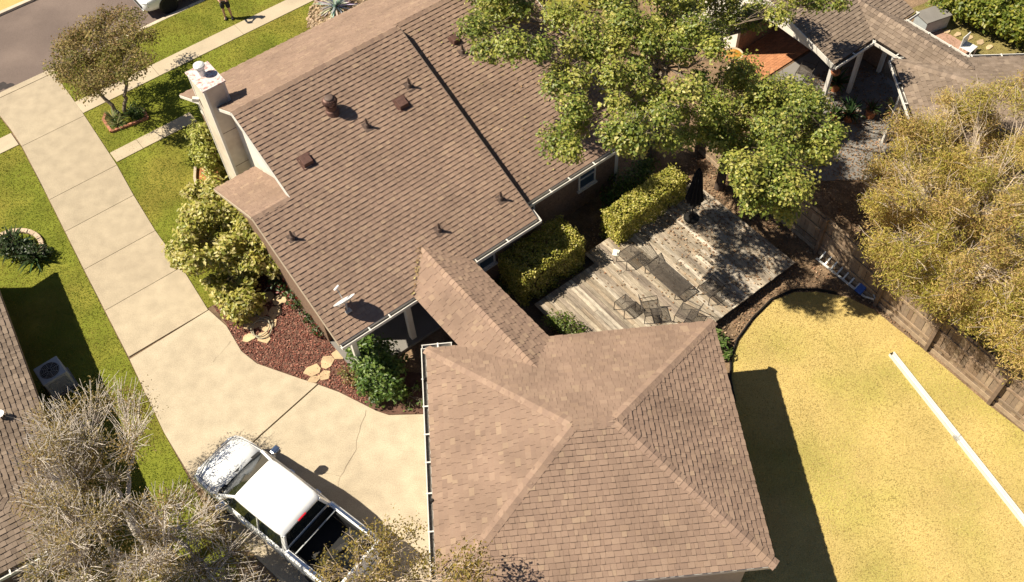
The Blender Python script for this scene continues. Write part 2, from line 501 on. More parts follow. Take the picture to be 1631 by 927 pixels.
def clip(sub, cl):
    out = sub
    for i in range(len(cl)):
        a, b = cl[i], cl[(i + 1) % len(cl)]
        inp, out = out, []
        if not inp: return []
        side = lambda p: (b[0] - a[0]) * (p[1] - a[1]) - (b[1] - a[1]) * (p[0] - a[0])
        for j in range(len(inp)):
            p, q = inp[j - 1], inp[j]
            sp, sq = side(p), side(q)
            if (sp >= 0) != (sq >= 0):
                t = sp / (sp - sq); out.append((p[0] + (q[0] - p[0]) * t, p[1] + (q[1] - p[1]) * t))
            if sq >= 0: out.append(q)
    return out


SH_CACHE = {}


def shingle_mesh(w, thick, ci, pal, key):
    k = (round(w, 2), thick, ci, key)
    if k not in SH_CACHE:
        l0 = .019 + (.013 if thick else 0); t1 = EXPO + .004
        m = MB().add([(.002, 0, l0), (w - .002, 0, l0), (w - .002, t1, .004), (.002, t1, .004), (.002, 0, -.002), (w - .002, 0, -.002), (w - .002, t1, -.002), (.002, t1, -.002)],
                     [(0, 1, 2, 3), (4, 5, 1, 0), (5, 6, 2, 1), (7, 4, 0, 3)], pal[ci])
        SH_CACHE[k] = m.mesh('shingle', MT['shingle'])
    return SH_CACHE[k]


class Roof:
    """a roof part: decking under courses of single tabs; the first `limit` whole tabs are objects, the rest one field"""
    def __init__(s, parent, pal, key, limit=0, name='roof'):
        s.parent, s.pal, s.key, s.left = parent, pal, key, limit
        s.deck, s.field, s.name = MB(), MB(), name
        s.todo = []

    def plane(s, pts, org=None, single=False, seed=0, thick=.11):
        pts = [Vector(p) for p in pts]
        n = (pts[1] - pts[0]).cross(pts[2] - pts[0]).normalized()
        if n.z < 0: pts.reverse(); n = -n; pts = pts[-2:] + pts[:-2]
        sd = (pts[1] - pts[0]).normalized(); td = n.cross(sd)
        if td.z < 0: raise ValueError('eave must be the first edge')
        org = Vector(org) if org is not None else pts[0]
        s.deck.slab([p - n * .005 for p in pts], thick, (.5, .5, .5), n)
        poly = [((p - org).dot(sd), (p - org).dot(td)) for p in pts]
        rg = random.Random(seed * 77 + len(s.key))
        smin, smax = min(p[0] for p in poly), max(p[0] for p in poly)
        tmin, tmax = min(p[1] for p in poly), max(p[1] for p in poly)
        k = math.floor(tmin / EXPO + 1e-6)
        while k * EXPO < tmax - 1e-4:
            t0, t1 = k * EXPO, (k + 1) * EXPO + .004
            x = smin - rg.uniform(0, .3); thickt = rg.random() < .5; base = rg.choice((0, 0, 0, 1))
            while x < smax:
                w = rg.choice((.09, .11, .13, .15, .17, .20, .23)); thickt = not thickt
                ci = rg.randrange(len(s.pal))
                if rg.random() < .55: ci = base + (1 if thickt else 0)
                r = [(x + .002, t0), (x + w - .002, t0), (x + w - .002, t1), (x + .002, t1)]
                c = clip(r, poly)
                if len(c) >= 3:
                    if single and s.left > 0 and len(c) == 4 and all(min(math.dist(a, b) for b in c) < 1e-6 for a in r):
                        s.left -= 1
                        s.todo.append((shingle_mesh(w, thickt, ci, s.pal, s.key), org + sd * x + td * t0, sd, td, n))
                    else:
                        l0 = .019 + (.013 if thickt else 0)
                        top = [org + sd * a + td * b + n * (l0 + (.004 - l0) * min(1, (b - t0) / (t1 - t0))) for a, b in c]
                        bot = [org + sd * a + td * b - n * .002 for a, b in c]
                        m = len(c)
                        fs = [tuple(range(m))]
                        for i in range(m):
                            j = (i + 1) % m
                            if not (c[i][1] > t1 - 1e-6 and c[j][1] > t1 - 1e-6): fs.append((m + i, m + j, j, i))
                        s.field.add(top + bot, fs, s.pal[ci])
                x += w
            k += 1
        return n

    def finish(s, deckmat='trim_brown'):
        s.obj = s.deck.build(s.name, MT[deckmat], s.parent)
        for me, p, sd, td, n in s.todo:
            o = link('shingle', me, s.obj)
            o.matrix_basis = Matrix(((sd.x, td.x, n.x, p.x), (sd.y, td.y, n.y, p.y), (sd.z, td.z, n.z, p.z), (0, 0, 0, 1)))
        tag(s.field.build('shingle_field', MT['shingle'], s.obj), None, None, None, 'stuff')
        return s.obj

    def caps(s, a, b, n1, n2, wid=.15, step=.16, lift=.012, first=True):
        """ridge shingles laid one over the other from a up to b"""
        a, b = Vector(a), Vector(b)
        d = (b - a).normalized()
        w1 = n1.cross(d).normalized(); w2 = n2.cross(d).normalized()
        mid = (n1 + n2).normalized()
        if w1.dot(w2) > 0: w2 = -w2
        if w1.z > 0 and w2.z > 0: w1, w2 = -w1, -w2
        if w1.dot(n2) > 0: w1 = -w1
        if w2.dot(n1) > 0: w2 = -w2
        z = mid; x = d; y = z.cross(x)
        meshes = []
        for ci in range(5):
            col = s.pal[(ci * 3 + 1) % len(s.pal)]; col = tuple(c * 1.12 for c in col)
            P = []
            for xx, lf in ((0, .024), (step + .03, .008)):
                for wv, nn in ((w1, n1), (None, None), (w2, n2)):
                    p = (mid * (lf + lift)) if wv is None else wv * wid + nn * (lf + lift * .4)
                    P.append(Vector((xx, p.dot(y), p.dot(z))))
            Q = [p - Vector((0, 0, .018)) for p in P]
            m = MB().add(P + Q, [(0, 1, 4, 3), (1, 2, 5, 4), (6, 7, 1, 0), (7, 8, 2, 1), (0, 3, 9, 6), (8, 11, 5, 2)], col)
            meshes.append(m.mesh('ridge_shingle', MT['shingle']))
        n = int((b - a).length / step)
        for i in range(n):
            p = a + d * (i * step)
            o = link('ridge_shingle', meshes[rnd.randrange(5)], s.obj)
            o.matrix_basis = Matrix(((x.x, y.x, z.x, p.x), (x.y, y.y, z.y, p.y), (x.z, y.z, z.z, p.z), (0, 0, 0, 1)))


def gutter(parent, a, b, out, brackets=.85, name='gutter'):
    a, b, out = Vector(a), Vector(b), Vector(out).normalized()
    d = (b - a).normalized()
    m = MB()
    m.bar(a + out * .115 + Vector((0, 0, -.05)), b + out * .115 + Vector((0, 0, -.05)), .024, .11)
    m.bar(a + out * .05 + Vector((0, 0, -.102)), b + out * .05 + Vector((0, 0, -.102)), .13, .012)
    m.bar(a + d * .01 + out * .05 + Vector((0, 0, -.05)), a + d * .03 + out * .05 + Vector((0, 0, -.05)), .126, .1)
    m.bar(b - d * .03 + out * .05 + Vector((0, 0, -.05)), b - d * .01 + out * .05 + Vector((0, 0, -.05)), .126, .1)
    g = m.build(name, MT['white_trim'], parent)
    MB().bar(a + d * .03 + out * .045 + Vector((0, 0, -.088)), b - d * .03 + out * .045 + Vector((0, 0, -.088)), .10, .014).build('trough_shade', MT['gutter_shade'], g)  # dark bar along the gutter bottom, its interior shade put into the colour
    L = (b - a).length; n = int(L / brackets)
    for i in range(1, n):
        c = a + d * (L * i / n + rnd.uniform(-.15, .15))
        MB().bar(c - out * .01 + Vector((0, 0, .006)), c + out * .145 + Vector((0, 0, .006)), .04, .014).build('bracket', MT['white_trim'], g)
    return g


def window(parent, plane, a0, a1, z0, z1, face, pos):
    """window on a wall; plane 'x' or 'y', face = outward sign, pos = wall coordinate"""
    def P(a, z, o): return (a, pos + face * o, z) if plane == 'y' else (pos + face * o, a, z)
    def bx(m, aa, ab, za, zb, oa, ob):
        p, q = P(aa, za, oa), P(ab, zb, ob)
        m.box(min(p[0], q[0]), max(p[0], q[0]), min(p[1], q[1]), max(p[1], q[1]), za, zb)
    w = MB(); bx(w, a0 + .03, a1 - .03, z0 + .03, z1 - .03, .005, .02)
    wo = w.build('window', MT['window_pane'], parent)
    fr = MB()
    for aa, ab, za, zb in ((a0, a0 + .06, z0, z1), (a1 - .06, a1, z0, z1), (a0 + .06, a1 - .06, z0, z0 + .06), (a0 + .06, a1 - .06, z1 - .06, z1), (a0 + .06, a1 - .06, (z0 + z1) / 2 - .02, (z0 + z1) / 2 + .02)):
        bx(fr, aa, ab, za, zb, .002, .05)
    fr.build('window_frame', MT['white_trim'], wo)
    si = MB(); bx(si, a0 - .05, a1 + .05, z0 - .06, z0 - .003, .002, .1); si.build('sill', MT['white_trim'], wo)
    return wo


# ------------------------------------------------------------------ the house
house = empty('house', HO, HA, 'brown shingled house with chimney, roof vents and a covered link to its garage', 'house')
zr, pb, pf = 5.8, .468, .573
EY = 12.2                                         # street eave
roof = Roof(house, WARM, 'house', 300)
nb = roof.plane([(-7.06, 0, 2.65), (.03, 0, 2.65), (.03, 3.98, 4.513), (-7.06, 3.98, 4.513)], single=True, seed=1)
roof.plane([(-5.83, 3.98, 4.513), (.03, 3.98, 4.513), (.03, 6.73, 5.8), (-5.83, 6.73, 5.8)], org=(-7.06, 0, 2.65), seed=2)
roof.plane([(.03, .69, 2.65), (4.72, .69, 2.65), (4.72, 7.04, 5.622), (.03, 7.04, 5.622)], seed=3)
zf = lambda y: 5.8 - pf * (y - 6.73)
nf = roof.plane([(.04, EY, zf(EY)), (-5.83, EY, zf(EY)), (-5.83, 6.73, 5.8), (.04, 6.73, 5.8)], seed=4)
roof.plane([(4.72, EY, zf(EY)), (.04, EY, zf(EY)), (.04, 7.04, zf(7.04)), (4.72, 7.04, zf(7.04))], seed=5)
nbf = roof.plane([(-5.6, 7.15, 3.03), (-7.06, 7.15, 3.03), (-7.06, 3.98, 4.513), (-5.6, 3.98, 4.513)], seed=6)
# covered link to the garage
nl = roof.plane([(-4.52, 0, 2.66), (-4.52, -2.25, 2.66), (-3.475, -4.75, 3.14), (-3.475, 1.05, 3.14)], seed=7)
nr = roof.plane([(-2.43, -3.75, 2.66), (-2.43, 0, 2.66), (-3.475, 1.05, 3.14), (-3.475, -4.75, 3.14)], seed=8)
roof.finish()
roof.caps((-5.83, 6.73, 5.8), (.03, 6.73, 5.8), nb, nf)
roof.caps((.06, 7.04, 5.622), (4.72, 7.04, 5.622), nb, nf)
roof.caps((-7.06, 3.98, 4.513), (-5.83, 3.98, 4.513), nb, nbf)
roof.caps((-3.475, -4.5, 3.14), (-3.475, 1.0, 3.14), nl, nr)

# walls
MB().box(-2.5, -.28, .5, .66, 0, 2.62).box(-.44, -.28, .66, 1.3, 0, 2.62).box(-.28, 4.36, 1.2, 1.36, 0, 2.62).box(-6.7, -2.5, 2.0, 2.16, 0, 2.9).box(-2.66, -2.5, .66, 2.0, 0, 2.62).build('rear_wall', MT['brick'], house)
MB().box(-5.4, 4.36, 11.7, 11.86, 0, 2.8).build('front_wall', MT['siding'], house)
def gable(x, prof, th, name, mat):
    pts = [(x, y, z) for y, z in prof]
    MB().slab(pts, th, nrm=Vector((-1, 0, 0))).build(name, MT[mat], house)
gable(-5.5, [(3.9, 2.0), (11.7, 2.0), (11.7, 2.82), (6.73, 5.66), (3.9, 4.32)][::-1], .15, 'gable_wall', 'siding')
gable(-5.5, [(7.0, 0), (11.7, 0), (11.7, 2.0), (7.0, 2.0)][::-1], .15, 'gable_wall', 'brick')
gable(-6.72, [(2.0, 0), (6.8, 0), (6.8, 3.02), (3.98, 4.36), (2.0, 3.42)][::-1], .15, 'gable_wall', 'brick')
MB().box(-6.6, -5.5, 6.65, 6.8, 0, 3.05).build('alcove_wall', MT['siding'], house)
gable(4.36, [(1.2, 0), (11.7, 0), (11.7, 2.8), (7.04, 5.5), (1.2, 2.72)][::-1], .15, 'gable_wall', 'siding')
window(house, 'y', 2.72, 3.46, .95, 1.92, -1, 1.2)
window(house, 'y', .2, .86, 1.05, 1.95, -1, 1.2)
window(house, 'y', -1.95, -1.3, 1.15, 2.05, -1, .5)
window(house, 'y', -5.9, -5.0, .9, 2.0, -1, 2.0)
dr = MB().box(-4.2, -3.3, 1.93, 2.0, .1, 2.1).build('door', MT['trim_brown'], house)
MB().lathe([(.03, 0), (.035, .03), (.0, .05)], 8, (-3.4, 1.9, 1.05)).build('door_handle', MT['chrome'], dr)
MB().box(-6.7, -2.52, .25, 1.99, -.05, .1).build('porch_floor', MT['concrete_grey'], house, bevel=.01)
MB().box(-4.70, -4.52, .38, .56, .1, 2.55).build('porch_column', MT['white_trim'], house, bevel=.01)
MB().box(-6.62, -6.46, .3, .46, .1, 2.55).build('porch_column', MT['white_trim'], house, bevel=.01)
# boards at the roof edges
for a_, b_, y_ in ((-7.06, -4.5, -.012), (-2.43, .03, -.012), (.05, 4.72, .678)):
    MB().bar((a_, y_, 2.57), (b_, y_, 2.57), .02, .14).build('fascia', MT['white_trim'], house)
rk = MB()
rk.bar((-7.075, 0, 2.60), (-7.075, 3.98, 4.463), .02, .10).bar((-7.075, 3.98, 4.463), (-7.075, 7.15, 2.98), .02, .10)
rk.build('rake_board', MT['tan_trim'], house)
MB().bar((-5.845, 3.98, 4.45), (-5.845, 6.73, 5.74), .025, .16).bar((-5.845, 6.73, 5.74), (-5.845, EY, zf(EY) - .06), .02, .10).build('rake_board', MT['white_trim'], house)
MB().bar((4.735, .69, 2.59), (4.735, 7.04, 5.56), .025, .16).bar((4.735, 7.04, 5.56), (4.735, EY, zf(EY) - .06), .025, .16).build('rake_board', MT['white_trim'], house)
st = MB(); st.bar((.04, 0, 2.52), (.04, 6.72, 5.665), .02, .3); st.build('step_board', MT['trim_brown'], house)
MB().bar((-5.83, 7.15 + .02, 2.96), (-7.06, 7.15 + .02, 2.96), .02, .12).build('fascia', MT['trim_brown'], house)
gutter(house, (-7.06, -.025, 2.64), (-4.42, -.025, 2.64), (0, -1, 0))
gutter(house, (-2.36, -.025, 2.64), (.1, -.025, 2.64), (0, -1, 0))
gutter(house, (.16, .665, 2.64), (4.72, .665, 2.64), (0, -1, 0))
MB().bar((.11, -.09, 2.56), (.11, .30, 2.70), .07, .06).build('gutter_return', MT['white_trim'], house)
MB().bar((-4.38, -.14, 2.59), (-4.38, .02, 2.62), .1, .1).build('gutter_return', MT['white_trim'], house)
MB().bar((-6.95, .1, 2.5), (-6.85, .4, 2.3), .07, .07).bar((-6.85, .4, 2.3), (-6.85, .4, .1), .07, .07).build('downspout', MT['white_trim'], house)

# chimney
cx0, cx1, cy0, cy1, cz = -6.05, -5.37, 8.0, 9.05, 5.84
ch = MB().box(cx0, cx1, cy0, cy1, 0, cz).build('chimney', MT['chimney_siding'], house)
tr = MB()
for x, y in ((cx0, cy0), (cx1, cy0), (cx0, cy1), (cx1, cy1)):
    sx, sy = (-1 if x == cx0 else 1), (-1 if y == cy0 else 1)
    tr.box(min(x + sx * .012, x - sx * .07), max(x + sx * .012, x - sx * .07), min(y + sy * .012, y - sy * .004), max(y + sy * .012, y - sy * .004), 0, cz - .004)
    tr.box(min(x + sx * .012, x - sx * .004), max(x + sx * .012, x - sx * .004), min(y - sy * .0045, y - sy * .07), max(y - sy * .0045, y - sy * .07), 0, cz - .004)
tr.build('corner_trim', MT['white_trim'], ch)
MB().box(cx0 + .08, cx1 - .08, cy0 - .006, cy0 - .001, 4.05, 4.07).box(cx0 + .08, cx1 - .08, cy0 - .006, cy0 - .001, 2.6, 2.62).build('siding_joint', MT['trim_brown'], ch)
ccap = MB().box(cx0 - .05, cx1 + .05, cy0 - .05, cy1 + .05, cz + .002, cz + .055)
ccap.build('chimney_cap', MT['rust_cap'], ch, bevel=.012)
fl = MB().lathe([(.115, 0), (.115, .2), (.10, .2), (.10, .28)], 20, ((cx0 + cx1) / 2 - .02, cy0 + .66, cz + .056))
fl.lathe([(.17, .28), (.175, .33), (.165, .37), (.12, .40), (.02, .425)], 20, ((cx0 + cx1) / 2 - .02, cy0 + .66, cz + .056))
fl.build('flue', MT['white_metal'], ch, smooth=False)
MB().bar((cx0 - .17, cy1 - .1, 5.0), (cx0 - .01, cy1 - .2, 4.95), .12, .12).build('floodlight', MT['white_trim'], ch)


# things fixed through the roof
def zback(v): return 2.65 + pb * (-v)


def pipe_vent(u, v, dz=0.):
    y = -v; z = zback(v) - dz
    m = MB().slab([(u - .13, y - .15, z - .15 * pb + .03), (u + .13, y - .15, z - .15 * pb + .03), (u + .13, y + .13, z + .13 * pb + .03), (u - .13, y + .13, z + .13 * pb + .03)], .012)
    m.lathe([(.085, -.04), (.06, .10), (.04, .115), (.036, .30), (.028, .30), (.028, .22)], 12, (u, y, z + .02))
    return m.build('pipe_vent', MT['flashing'], house, smooth=False)


def box_vent(u, v, dz=0., s=1.):
    y = -v; z = zback(v) - dz; a = .16 * s
    def top(x, yy, h): return (u + x, y + yy, z + pb * yy + h)
    m = MB()
    m.slab([top(-a - .06, -a - .05, .026), top(a + .06, -a - .05, .026), top(a + .06, a + .05, .026), top(-a - .06, a + .05, .026)], .01)
    b = [top(-a, -a, .03), top(a, -a, .03), top(a, a, .03), top(-a, a, .03)]
    t = [top(-a * .9, -a * .98, .16), top(a * .9, -a * .98, .16), top(a * .9, a * .8, .12), top(-a * .9, a * .8, .12)]
    m.add(b + t, [(4, 5, 6, 7), (0, 1, 5, 4), (1, 2, 6, 5), (2, 3, 7, 6), (3, 0, 4, 7)])
    o = m.build('box_vent', MT['vent_brown'], house, bevel=.012)
    return o


pipe_vent(-2.69, -4.6); pipe_vent(-.84, -5.02); pipe_vent(-6.45, -2.97); pipe_vent(-2.74, -1.13); pipe_vent(-.56, -.98)
pipe_vent(1.43, -5.37, .323)
box_vent(-1.37, -4.69); box_vent(-4.83, -4.58); box_vent(1.46, -5.79, .323, .75)
tv = empty('turbine_vent', (-3.3, 5.47, 5.21)); tv.parent = house
MB().lathe([(.24, -.10), (.19, .06), (.165, .08), (.165, .24), (.19, .25), (.19, .27), (.15, .27), (.15, .20)], 20).build('vent_base', MT['vent_brown'], tv, smooth=False)
fin = MB()
for k in range(22):
    a0 = 2 * math.pi * k / 22; a1 = a0 + .2
    prof = [(.17, .28), (.225, .34), (.235, .40), (.20, .47), (.13, .51)]
    for (r0, z0), (r1, z1) in zip(prof, prof[1:]):
        fin.add([(r0 * math.cos(a0), r0 * math.sin(a0), z0), (r0 * .93 * math.cos(a1), r0 * .93 * math.sin(a1), z0), (r1 * .93 * math.cos(a1), r1 * .93 * math.sin(a1), z1), (r1 * math.cos(a0), r1 * math.sin(a0), z1)], [(0, 1, 2, 3)])
fin.build('turbine_fins', MT['vent_brown'], tv)
MB().lathe([(.145, .50), (.15, .52), (.10, .545), (.01, .555)], 20).build('turbine_cap', MT['flashing'], tv, smooth=True)

# ------------------------------------------------------------------ the garage
garage = empty('garage', GO, GA, 'square brown hip-roofed garage in the foreground beside the driveway', 'garage')
GW, GD, gz, az = -8.0, -7.0, 2.65, 4.05
x0r, x1r, yr = -4.38, -3.35, -3.5
A_, B_, C_, D_ = Vector((GW, 0, gz)), Vector((0, 0, gz)), Vector((0, GD, gz)), Vector((GW, GD, gz))
Lr, Rr_ = Vector((x0r, yr, az)), Vector((x1r, yr, az))
gr = Roof(garage, WARM, 'garage', 300)
gs = gr.plane([D_, C_, Rr_, Lr], single=True, seed=11)
ge = gr.plane([C_, B_, Rr_], seed=12)
gn = gr.plane([B_, A_, Lr, Rr_], seed=13)
gw = gr.plane([A_, D_, Lr], seed=14)
gr.finish()
gr.caps(D_, Lr, gs, gw); gr.caps(C_, Rr_, gs, ge); gr.caps(B_, Rr_, gn, ge); gr.caps(A_, Lr, gn, gw); gr.caps(Lr, Rr_, gs, gn)
MB().box(GW + .42, -.42, GD + .42, GD + .57, 0, 2.6).box(GW + .42, -.42, -.57, -.42, 0, 2.6).box(GW + .42, GW + .57, GD + .57, -.57, 0, 2.6).box(-.57, -.42, GD + .57, -.57, 0, 2.6).build('wall', MT['garage_wall'], garage)
gd = MB().box(GW + .36, GW + .41, -6.1, -1.2, .03, 2.2).build('garage_door', MT['white_trim'], garage)
for k in range(4):
    for j in range(5):
        MB().box(GW + .342, GW + .358, -6.0 + j * .97, -5.15 + j * .97, .12 + k * .52, .53 + k * .52).build('door_panel', MT['white_trim'], gd)
MB().box(GW + .42, -.42, GD + .35, GD + .41, 2.42, 2.55).build('frieze_board', MT['white_trim'], garage)
for a_, b_ in (((GW, 0), (0, 0)), ((GW, GD), (0, GD)), ((0, -.016), (0, GD + .016)), ((GW, -.016), (GW, GD + .016))):
    MB().bar((*a_, gz - .075), (*b_, gz - .075), .03, .13).build('fascia', MT['white_trim'], garage)
gutter(garage, (GW - .02, .04, gz - .01), (GW - .02, GD, gz - .01), (-1, 0, 0))
gutter(garage, (GW - .13, .02, gz - .01), (GW + .72, .02, gz - .01), (0, 1, 0), .4)
MB().lathe([(.045, -.1), (.05, .06), (.03, .09)], 10, (GW - .07, -.95, gz - .02)).build('gutter_outlet', MT['dark_metal'], garage)
MB().lathe([(.045, -.1), (.05, .06), (.03, .09)], 10, (GW - .02, -4.5, gz - .02)).build('gutter_outlet', MT['dark_metal'], garage)
for x in (-2.35, -.95):
    MB().bar((x, GD + .02, 2.5), (x - .22, GD + .38, 2.2), .07, .07).bar((x - .22, GD + .38, 2.2), (x - .22, GD + .38, .05), .07, .07).build('downspout', MT['white_trim'], garage)

# ------------------------------------------------------------------ neighbouring houses
# left: hipped roof, low eave along the grass strip
NLA = math.atan2(-.879, .477)
nl_root = empty('neighbour_house', (-15.13, 17.27, 0), NLA, 'grey-brown shingled house at the left edge beyond the air conditioner', 'house')
# local x runs along the eave away from the street, local y points towards our driveway
lr = Roof(nl_root, GREYB, 'neighbourL', 200)
ez, pz = 2.05, .40
e_end = 8.15
nE = lr.plane([(e_end, 0, ez), (-3.4, 0, ez), (-3.4, -6, ez + 6 * pz), (e_end - 6, -6, ez + 6 * pz)], single=True, seed=21)
nS = lr.plane([(e_end, -12, ez), (e_end, 0, ez), (e_end - 6, -6, ez + 6 * pz)], seed=22)
lr.plane([(-3.4, -12, ez), (e_end, -12, ez), (e_end - 6, -6, ez + 6 * pz), (-3.4, -6, ez + 6 * pz)], seed=24)
lr.finish()
lr.caps((e_end, 0, ez), (e_end - 6, -6, ez + 6 * pz), nE, nS)
lr.caps((e_end - 6, -6, ez + 6 * pz), (-3.4, -6, ez + 6 * pz), nE, Vector((0, -.37, .93)))
MB().box(-3.0, e_end - .45, -.6, -.45, 0, ez).box(e_end - .6, e_end - .45, -11, -.6, 0, ez).build('wall', MT['brick'], nl_root)
MB().slab([(-3.0, y, z) for y, z in ((-11.5, 0), (-.5, 0), (-.5, ez + .05), (-6, ez + 6 * pz - .12), (-11.5, ez + .05))], .15, nrm=Vector((-1, 0, 0))).build('gable_wall', MT['siding'], nl_root)
MB().bar((-3.4, .012, ez - .07), (e_end, .012, ez - .07), .02, .13).build('fascia', MT['trim_brown'], nl_root)
gutter(nl_root, (e_end + .02, -.05, ez - .01), (e_end + .02, -6, ez - .01), (1, 0, 0))
# fallen aerial on that roof
an = empty('roof_aerial', (-14.20, 13.62, 2.47), NLA, 'pale fallen television aerial lying on the left neighbour\'s roof', 'aerial')
MB().tube([(-.55, -.32, .10), (.15, -.12, .06)], .018, 8).build('mast', MT['grey_metal'], an)
MB().lathe([(.01, .0), (.09, .012), (.12, .03), (.12, .036), (.08, .02), (.01, .008)], 14, (.32, .02, .08)).build('small_dish', MT['white_metal'], an)
MB().tube([(.32, .02, .08), (.62, .32, .02)], .009, 6).tube([(.15, -.12, .06), (.45, .28, .05)], .008, 6).tube([(.2, .1, .05), (.52, .1, .04)], .008, 6).build('rods', MT['dark_metal'], an)
pl = MB().box(-.12, .12, -.1, .1, 0, .03).box(-.12, -.07, .1, .15, 0, .028).box(.07, .12, -.15, -.1, 0, .028).build('roof_bracket', MT['white_metal'], None)
pl.location = (-14.67, 13.72, 2.70); pl.rotation_euler = (R(-12), R(18), NLA); tag(pl, 'small white metal bracket lying on the left neighbour\'s roof', 'bracket')

# right: the same kind of house with link and garage
nr_root = empty('neighbour_house', HO, HA, 'house with white gable and covered patio at the upper right', 'house')
rr = Roof(nr_root, GREYB, 'neighbourR', 120)
p2 = .275
zq = lambda y: 2.65 + p2 * (y + 1.22)
nm = rr.plane([(12.0, -1.22, 2.65), (16.32, -1.22, 2.65), (16.32, 5.2, zq(5.2)), (12.0, 5.2, zq(5.2))], single=True, seed=31)
na = rr.plane([(14.09, -1.2, 2.66), (14.09, -3.2, 2.66), (14.85, -4.6, 3.06), (14.85, .25, 3.06)], seed=32)
nb2 = rr.plane([(15.62, -4.4, 2.66), (15.62, -1.2, 2.66), (14.85, .25, 3.06), (14.85, -4.6, 3.06)], seed=33)
nbk = rr.plane([(16.32, 9.5, 3.2), (12.0, 9.5, 3.2), (12.0, 5.2, zq(5.2)), (16.32, 5.2, zq(5.2))], seed=34)
rr.finish()
rr.caps((14.85, -4.4, 3.06), (14.85, .25, 3.06), na, nb2)
rr.caps((12.0, 5.2, zq(5.2)), (16.32, 5.2, zq(5.2)), nm, nbk)
MB().slab([(12.35, y, z) for y, z in [(3.2, 0), (9, 0), (9, 3.3), (5.2, zq(5.2) - .12), (3.2, zq(3.2) - .12)]][::-1], .15, nrm=Vector((-1, 0, 0))).build('gable_wall', MT['siding'], nr_root)
MB().slab([(12.12, y, z) for y, z in [(-1.1, 2.5), (3.3, 2.75), (3.3, zq(3.3) - .12), (-1.1, 2.56)]][::-1], .1, nrm=Vector((-1, 0, 0))).build('gable_board', MT['siding'], nr_root)
MB().box(12.5, 16.0, 3.2, 3.35, 0, 3.6).box(15.9, 16.05, -1, 1.9, 0, 2.6).build('rear_wall', MT['brick'], nr_root)
for u_, v_ in ((12.3, 1.05), (14.05, .95), (15.75, .95)):
    MB().box(u_ - .07, u_ + .07, -v_ - .07, -v_ + .07, 0, 2.56).build('patio_post', MT['white_trim'], nr_root, bevel=.01)
MB().bar((11.985, -1.22, 2.59), (11.985, 5.2, zq(5.2) - .06), .03, .2).bar((11.985, 5.2, zq(5.2) - .06), (11.985, 9.5, 3.14), .03, .2).build('rake_board', MT['white_trim'], nr_root)
gutter(nr_root, (12.0, -1.245, 2.64), (14.05, -1.245, 2.64), (0, -1, 0))
gutter(nr_root, (15.66, -1.245, 2.64), (16.4, -1.245, 2.64), (0, -1, 0), .4)
gutter(nr_root, (14.07, -1.3, 2.65), (14.07, -3.0, 2.65), (-1, 0, 0))
gutter(nr_root, (15.64, -1.3, 2.65), (15.64, -4.1, 2.65), (1, 0, 0))
ng_root = empty('neighbour_garage', (13.45, 24.83, 0), R(-3.2), 'grey-brown hip-roofed garage behind the feathery tree at the right edge', 'garage')
rg = Roof(ng_root, GREYB, 'neighbourG', 80)
S = 7.2; h_ = 2.65 + S / 2 * .36
q1 = rg.plane([(0, -S, 2.65), (S, -S, 2.65), (S / 2, -S / 2, h_)], single=True, seed=41)
q2 = rg.plane([(S, -S, 2.65), (S, 0, 2.65), (S / 2, -S / 2, h_)], seed=42)
q3 = rg.plane([(S, 0, 2.65), (0, 0, 2.65), (S / 2, -S / 2, h_)], seed=43)
q4 = rg.plane([(0, 0, 2.65), (0, -S, 2.65), (S / 2, -S / 2, h_)], seed=44)
rg.finish()
rg.caps((0, 0, 2.65), (S / 2, -S / 2, h_), q3, q4); rg.caps((0, -S, 2.65), (S / 2, -S / 2, h_), q1, q4)
rg.caps((S, 0, 2.65), (S / 2, -S / 2, h_), q3, q2); rg.caps((S, -S, 2.65), (S / 2, -S / 2, h_), q1, q2)
MB().box(.45, .6, -S + .45, -2.5, 0, 2.6).box(.6, S - .45, -.6, -.45, 0, 2.6).box(S - .6, S - .45, -S + .45, -.6, 0, 2.6).box(.6, S - .6, -S + .45, -S + .6, 0, 2.6).build('wall', MT['garage_wall'], ng_root)
gutter(ng_root, (-.02, .0, 2.64), (-.02, -3.2, 2.64), (-1, 0, 0))
gutter(ng_root, (1.9, .02, 2.64), (S, .02, 2.64), (0, 1, 0))
gutter(ng_root, (-.02, .02, 2.64), (.5, .02, 2.64), (0, 1, 0), .4)
MB().box(.02, .16, -1.35, -1.21, 0, 2.56).build('corner_post', MT['white_trim'], ng_root, bevel=.01)
MB().bar((.02, -1.3, 2.5), (.3, -2.9, 2.5), .1, .1).build('porch_beam', MT['white_trim'], ng_root)

# neighbour's paving
sheet('patio_paving', uvp([(12.0, -1.45), (16.0, -1.45), (15.6, 3.4), (14.6, 4.2), (11.7, 4.6), (9.6, 3.0), (10.6, 0.15), (12.0, -.2)]), .02, 'concrete_grey')
bp = tag(empty('brick_terrace'), None, None, None, 'structure')
bcache = []
for ci in range(5):
    f = rnd.uniform(.8, 1.25)
    bcache.append(MB().box(-.105, .105, -.05, .05, 0, .05, (.40 * f, .175 * f, .085 * f)).mesh('brick', MT['paver']))
cnt = 0
for i in range(14):
    for j in range(31):
        c = uvw(12.1 + i * .215 + (.107 if j % 2 else 0), -4.8 + j * .106)
        o = link('brick', bcache[rnd.randrange(5)], bp, (c.x, c.y, -.012 + rnd.uniform(0, .006))); o.rotation_euler = (0, 0, HA)
sheet('far_terrace', [(16.5, 29.0), (17.3, 29.4), (18.1, 28.2), (17.8, 27.2), (16.6, 27.6)], .02, 'pink_paving')

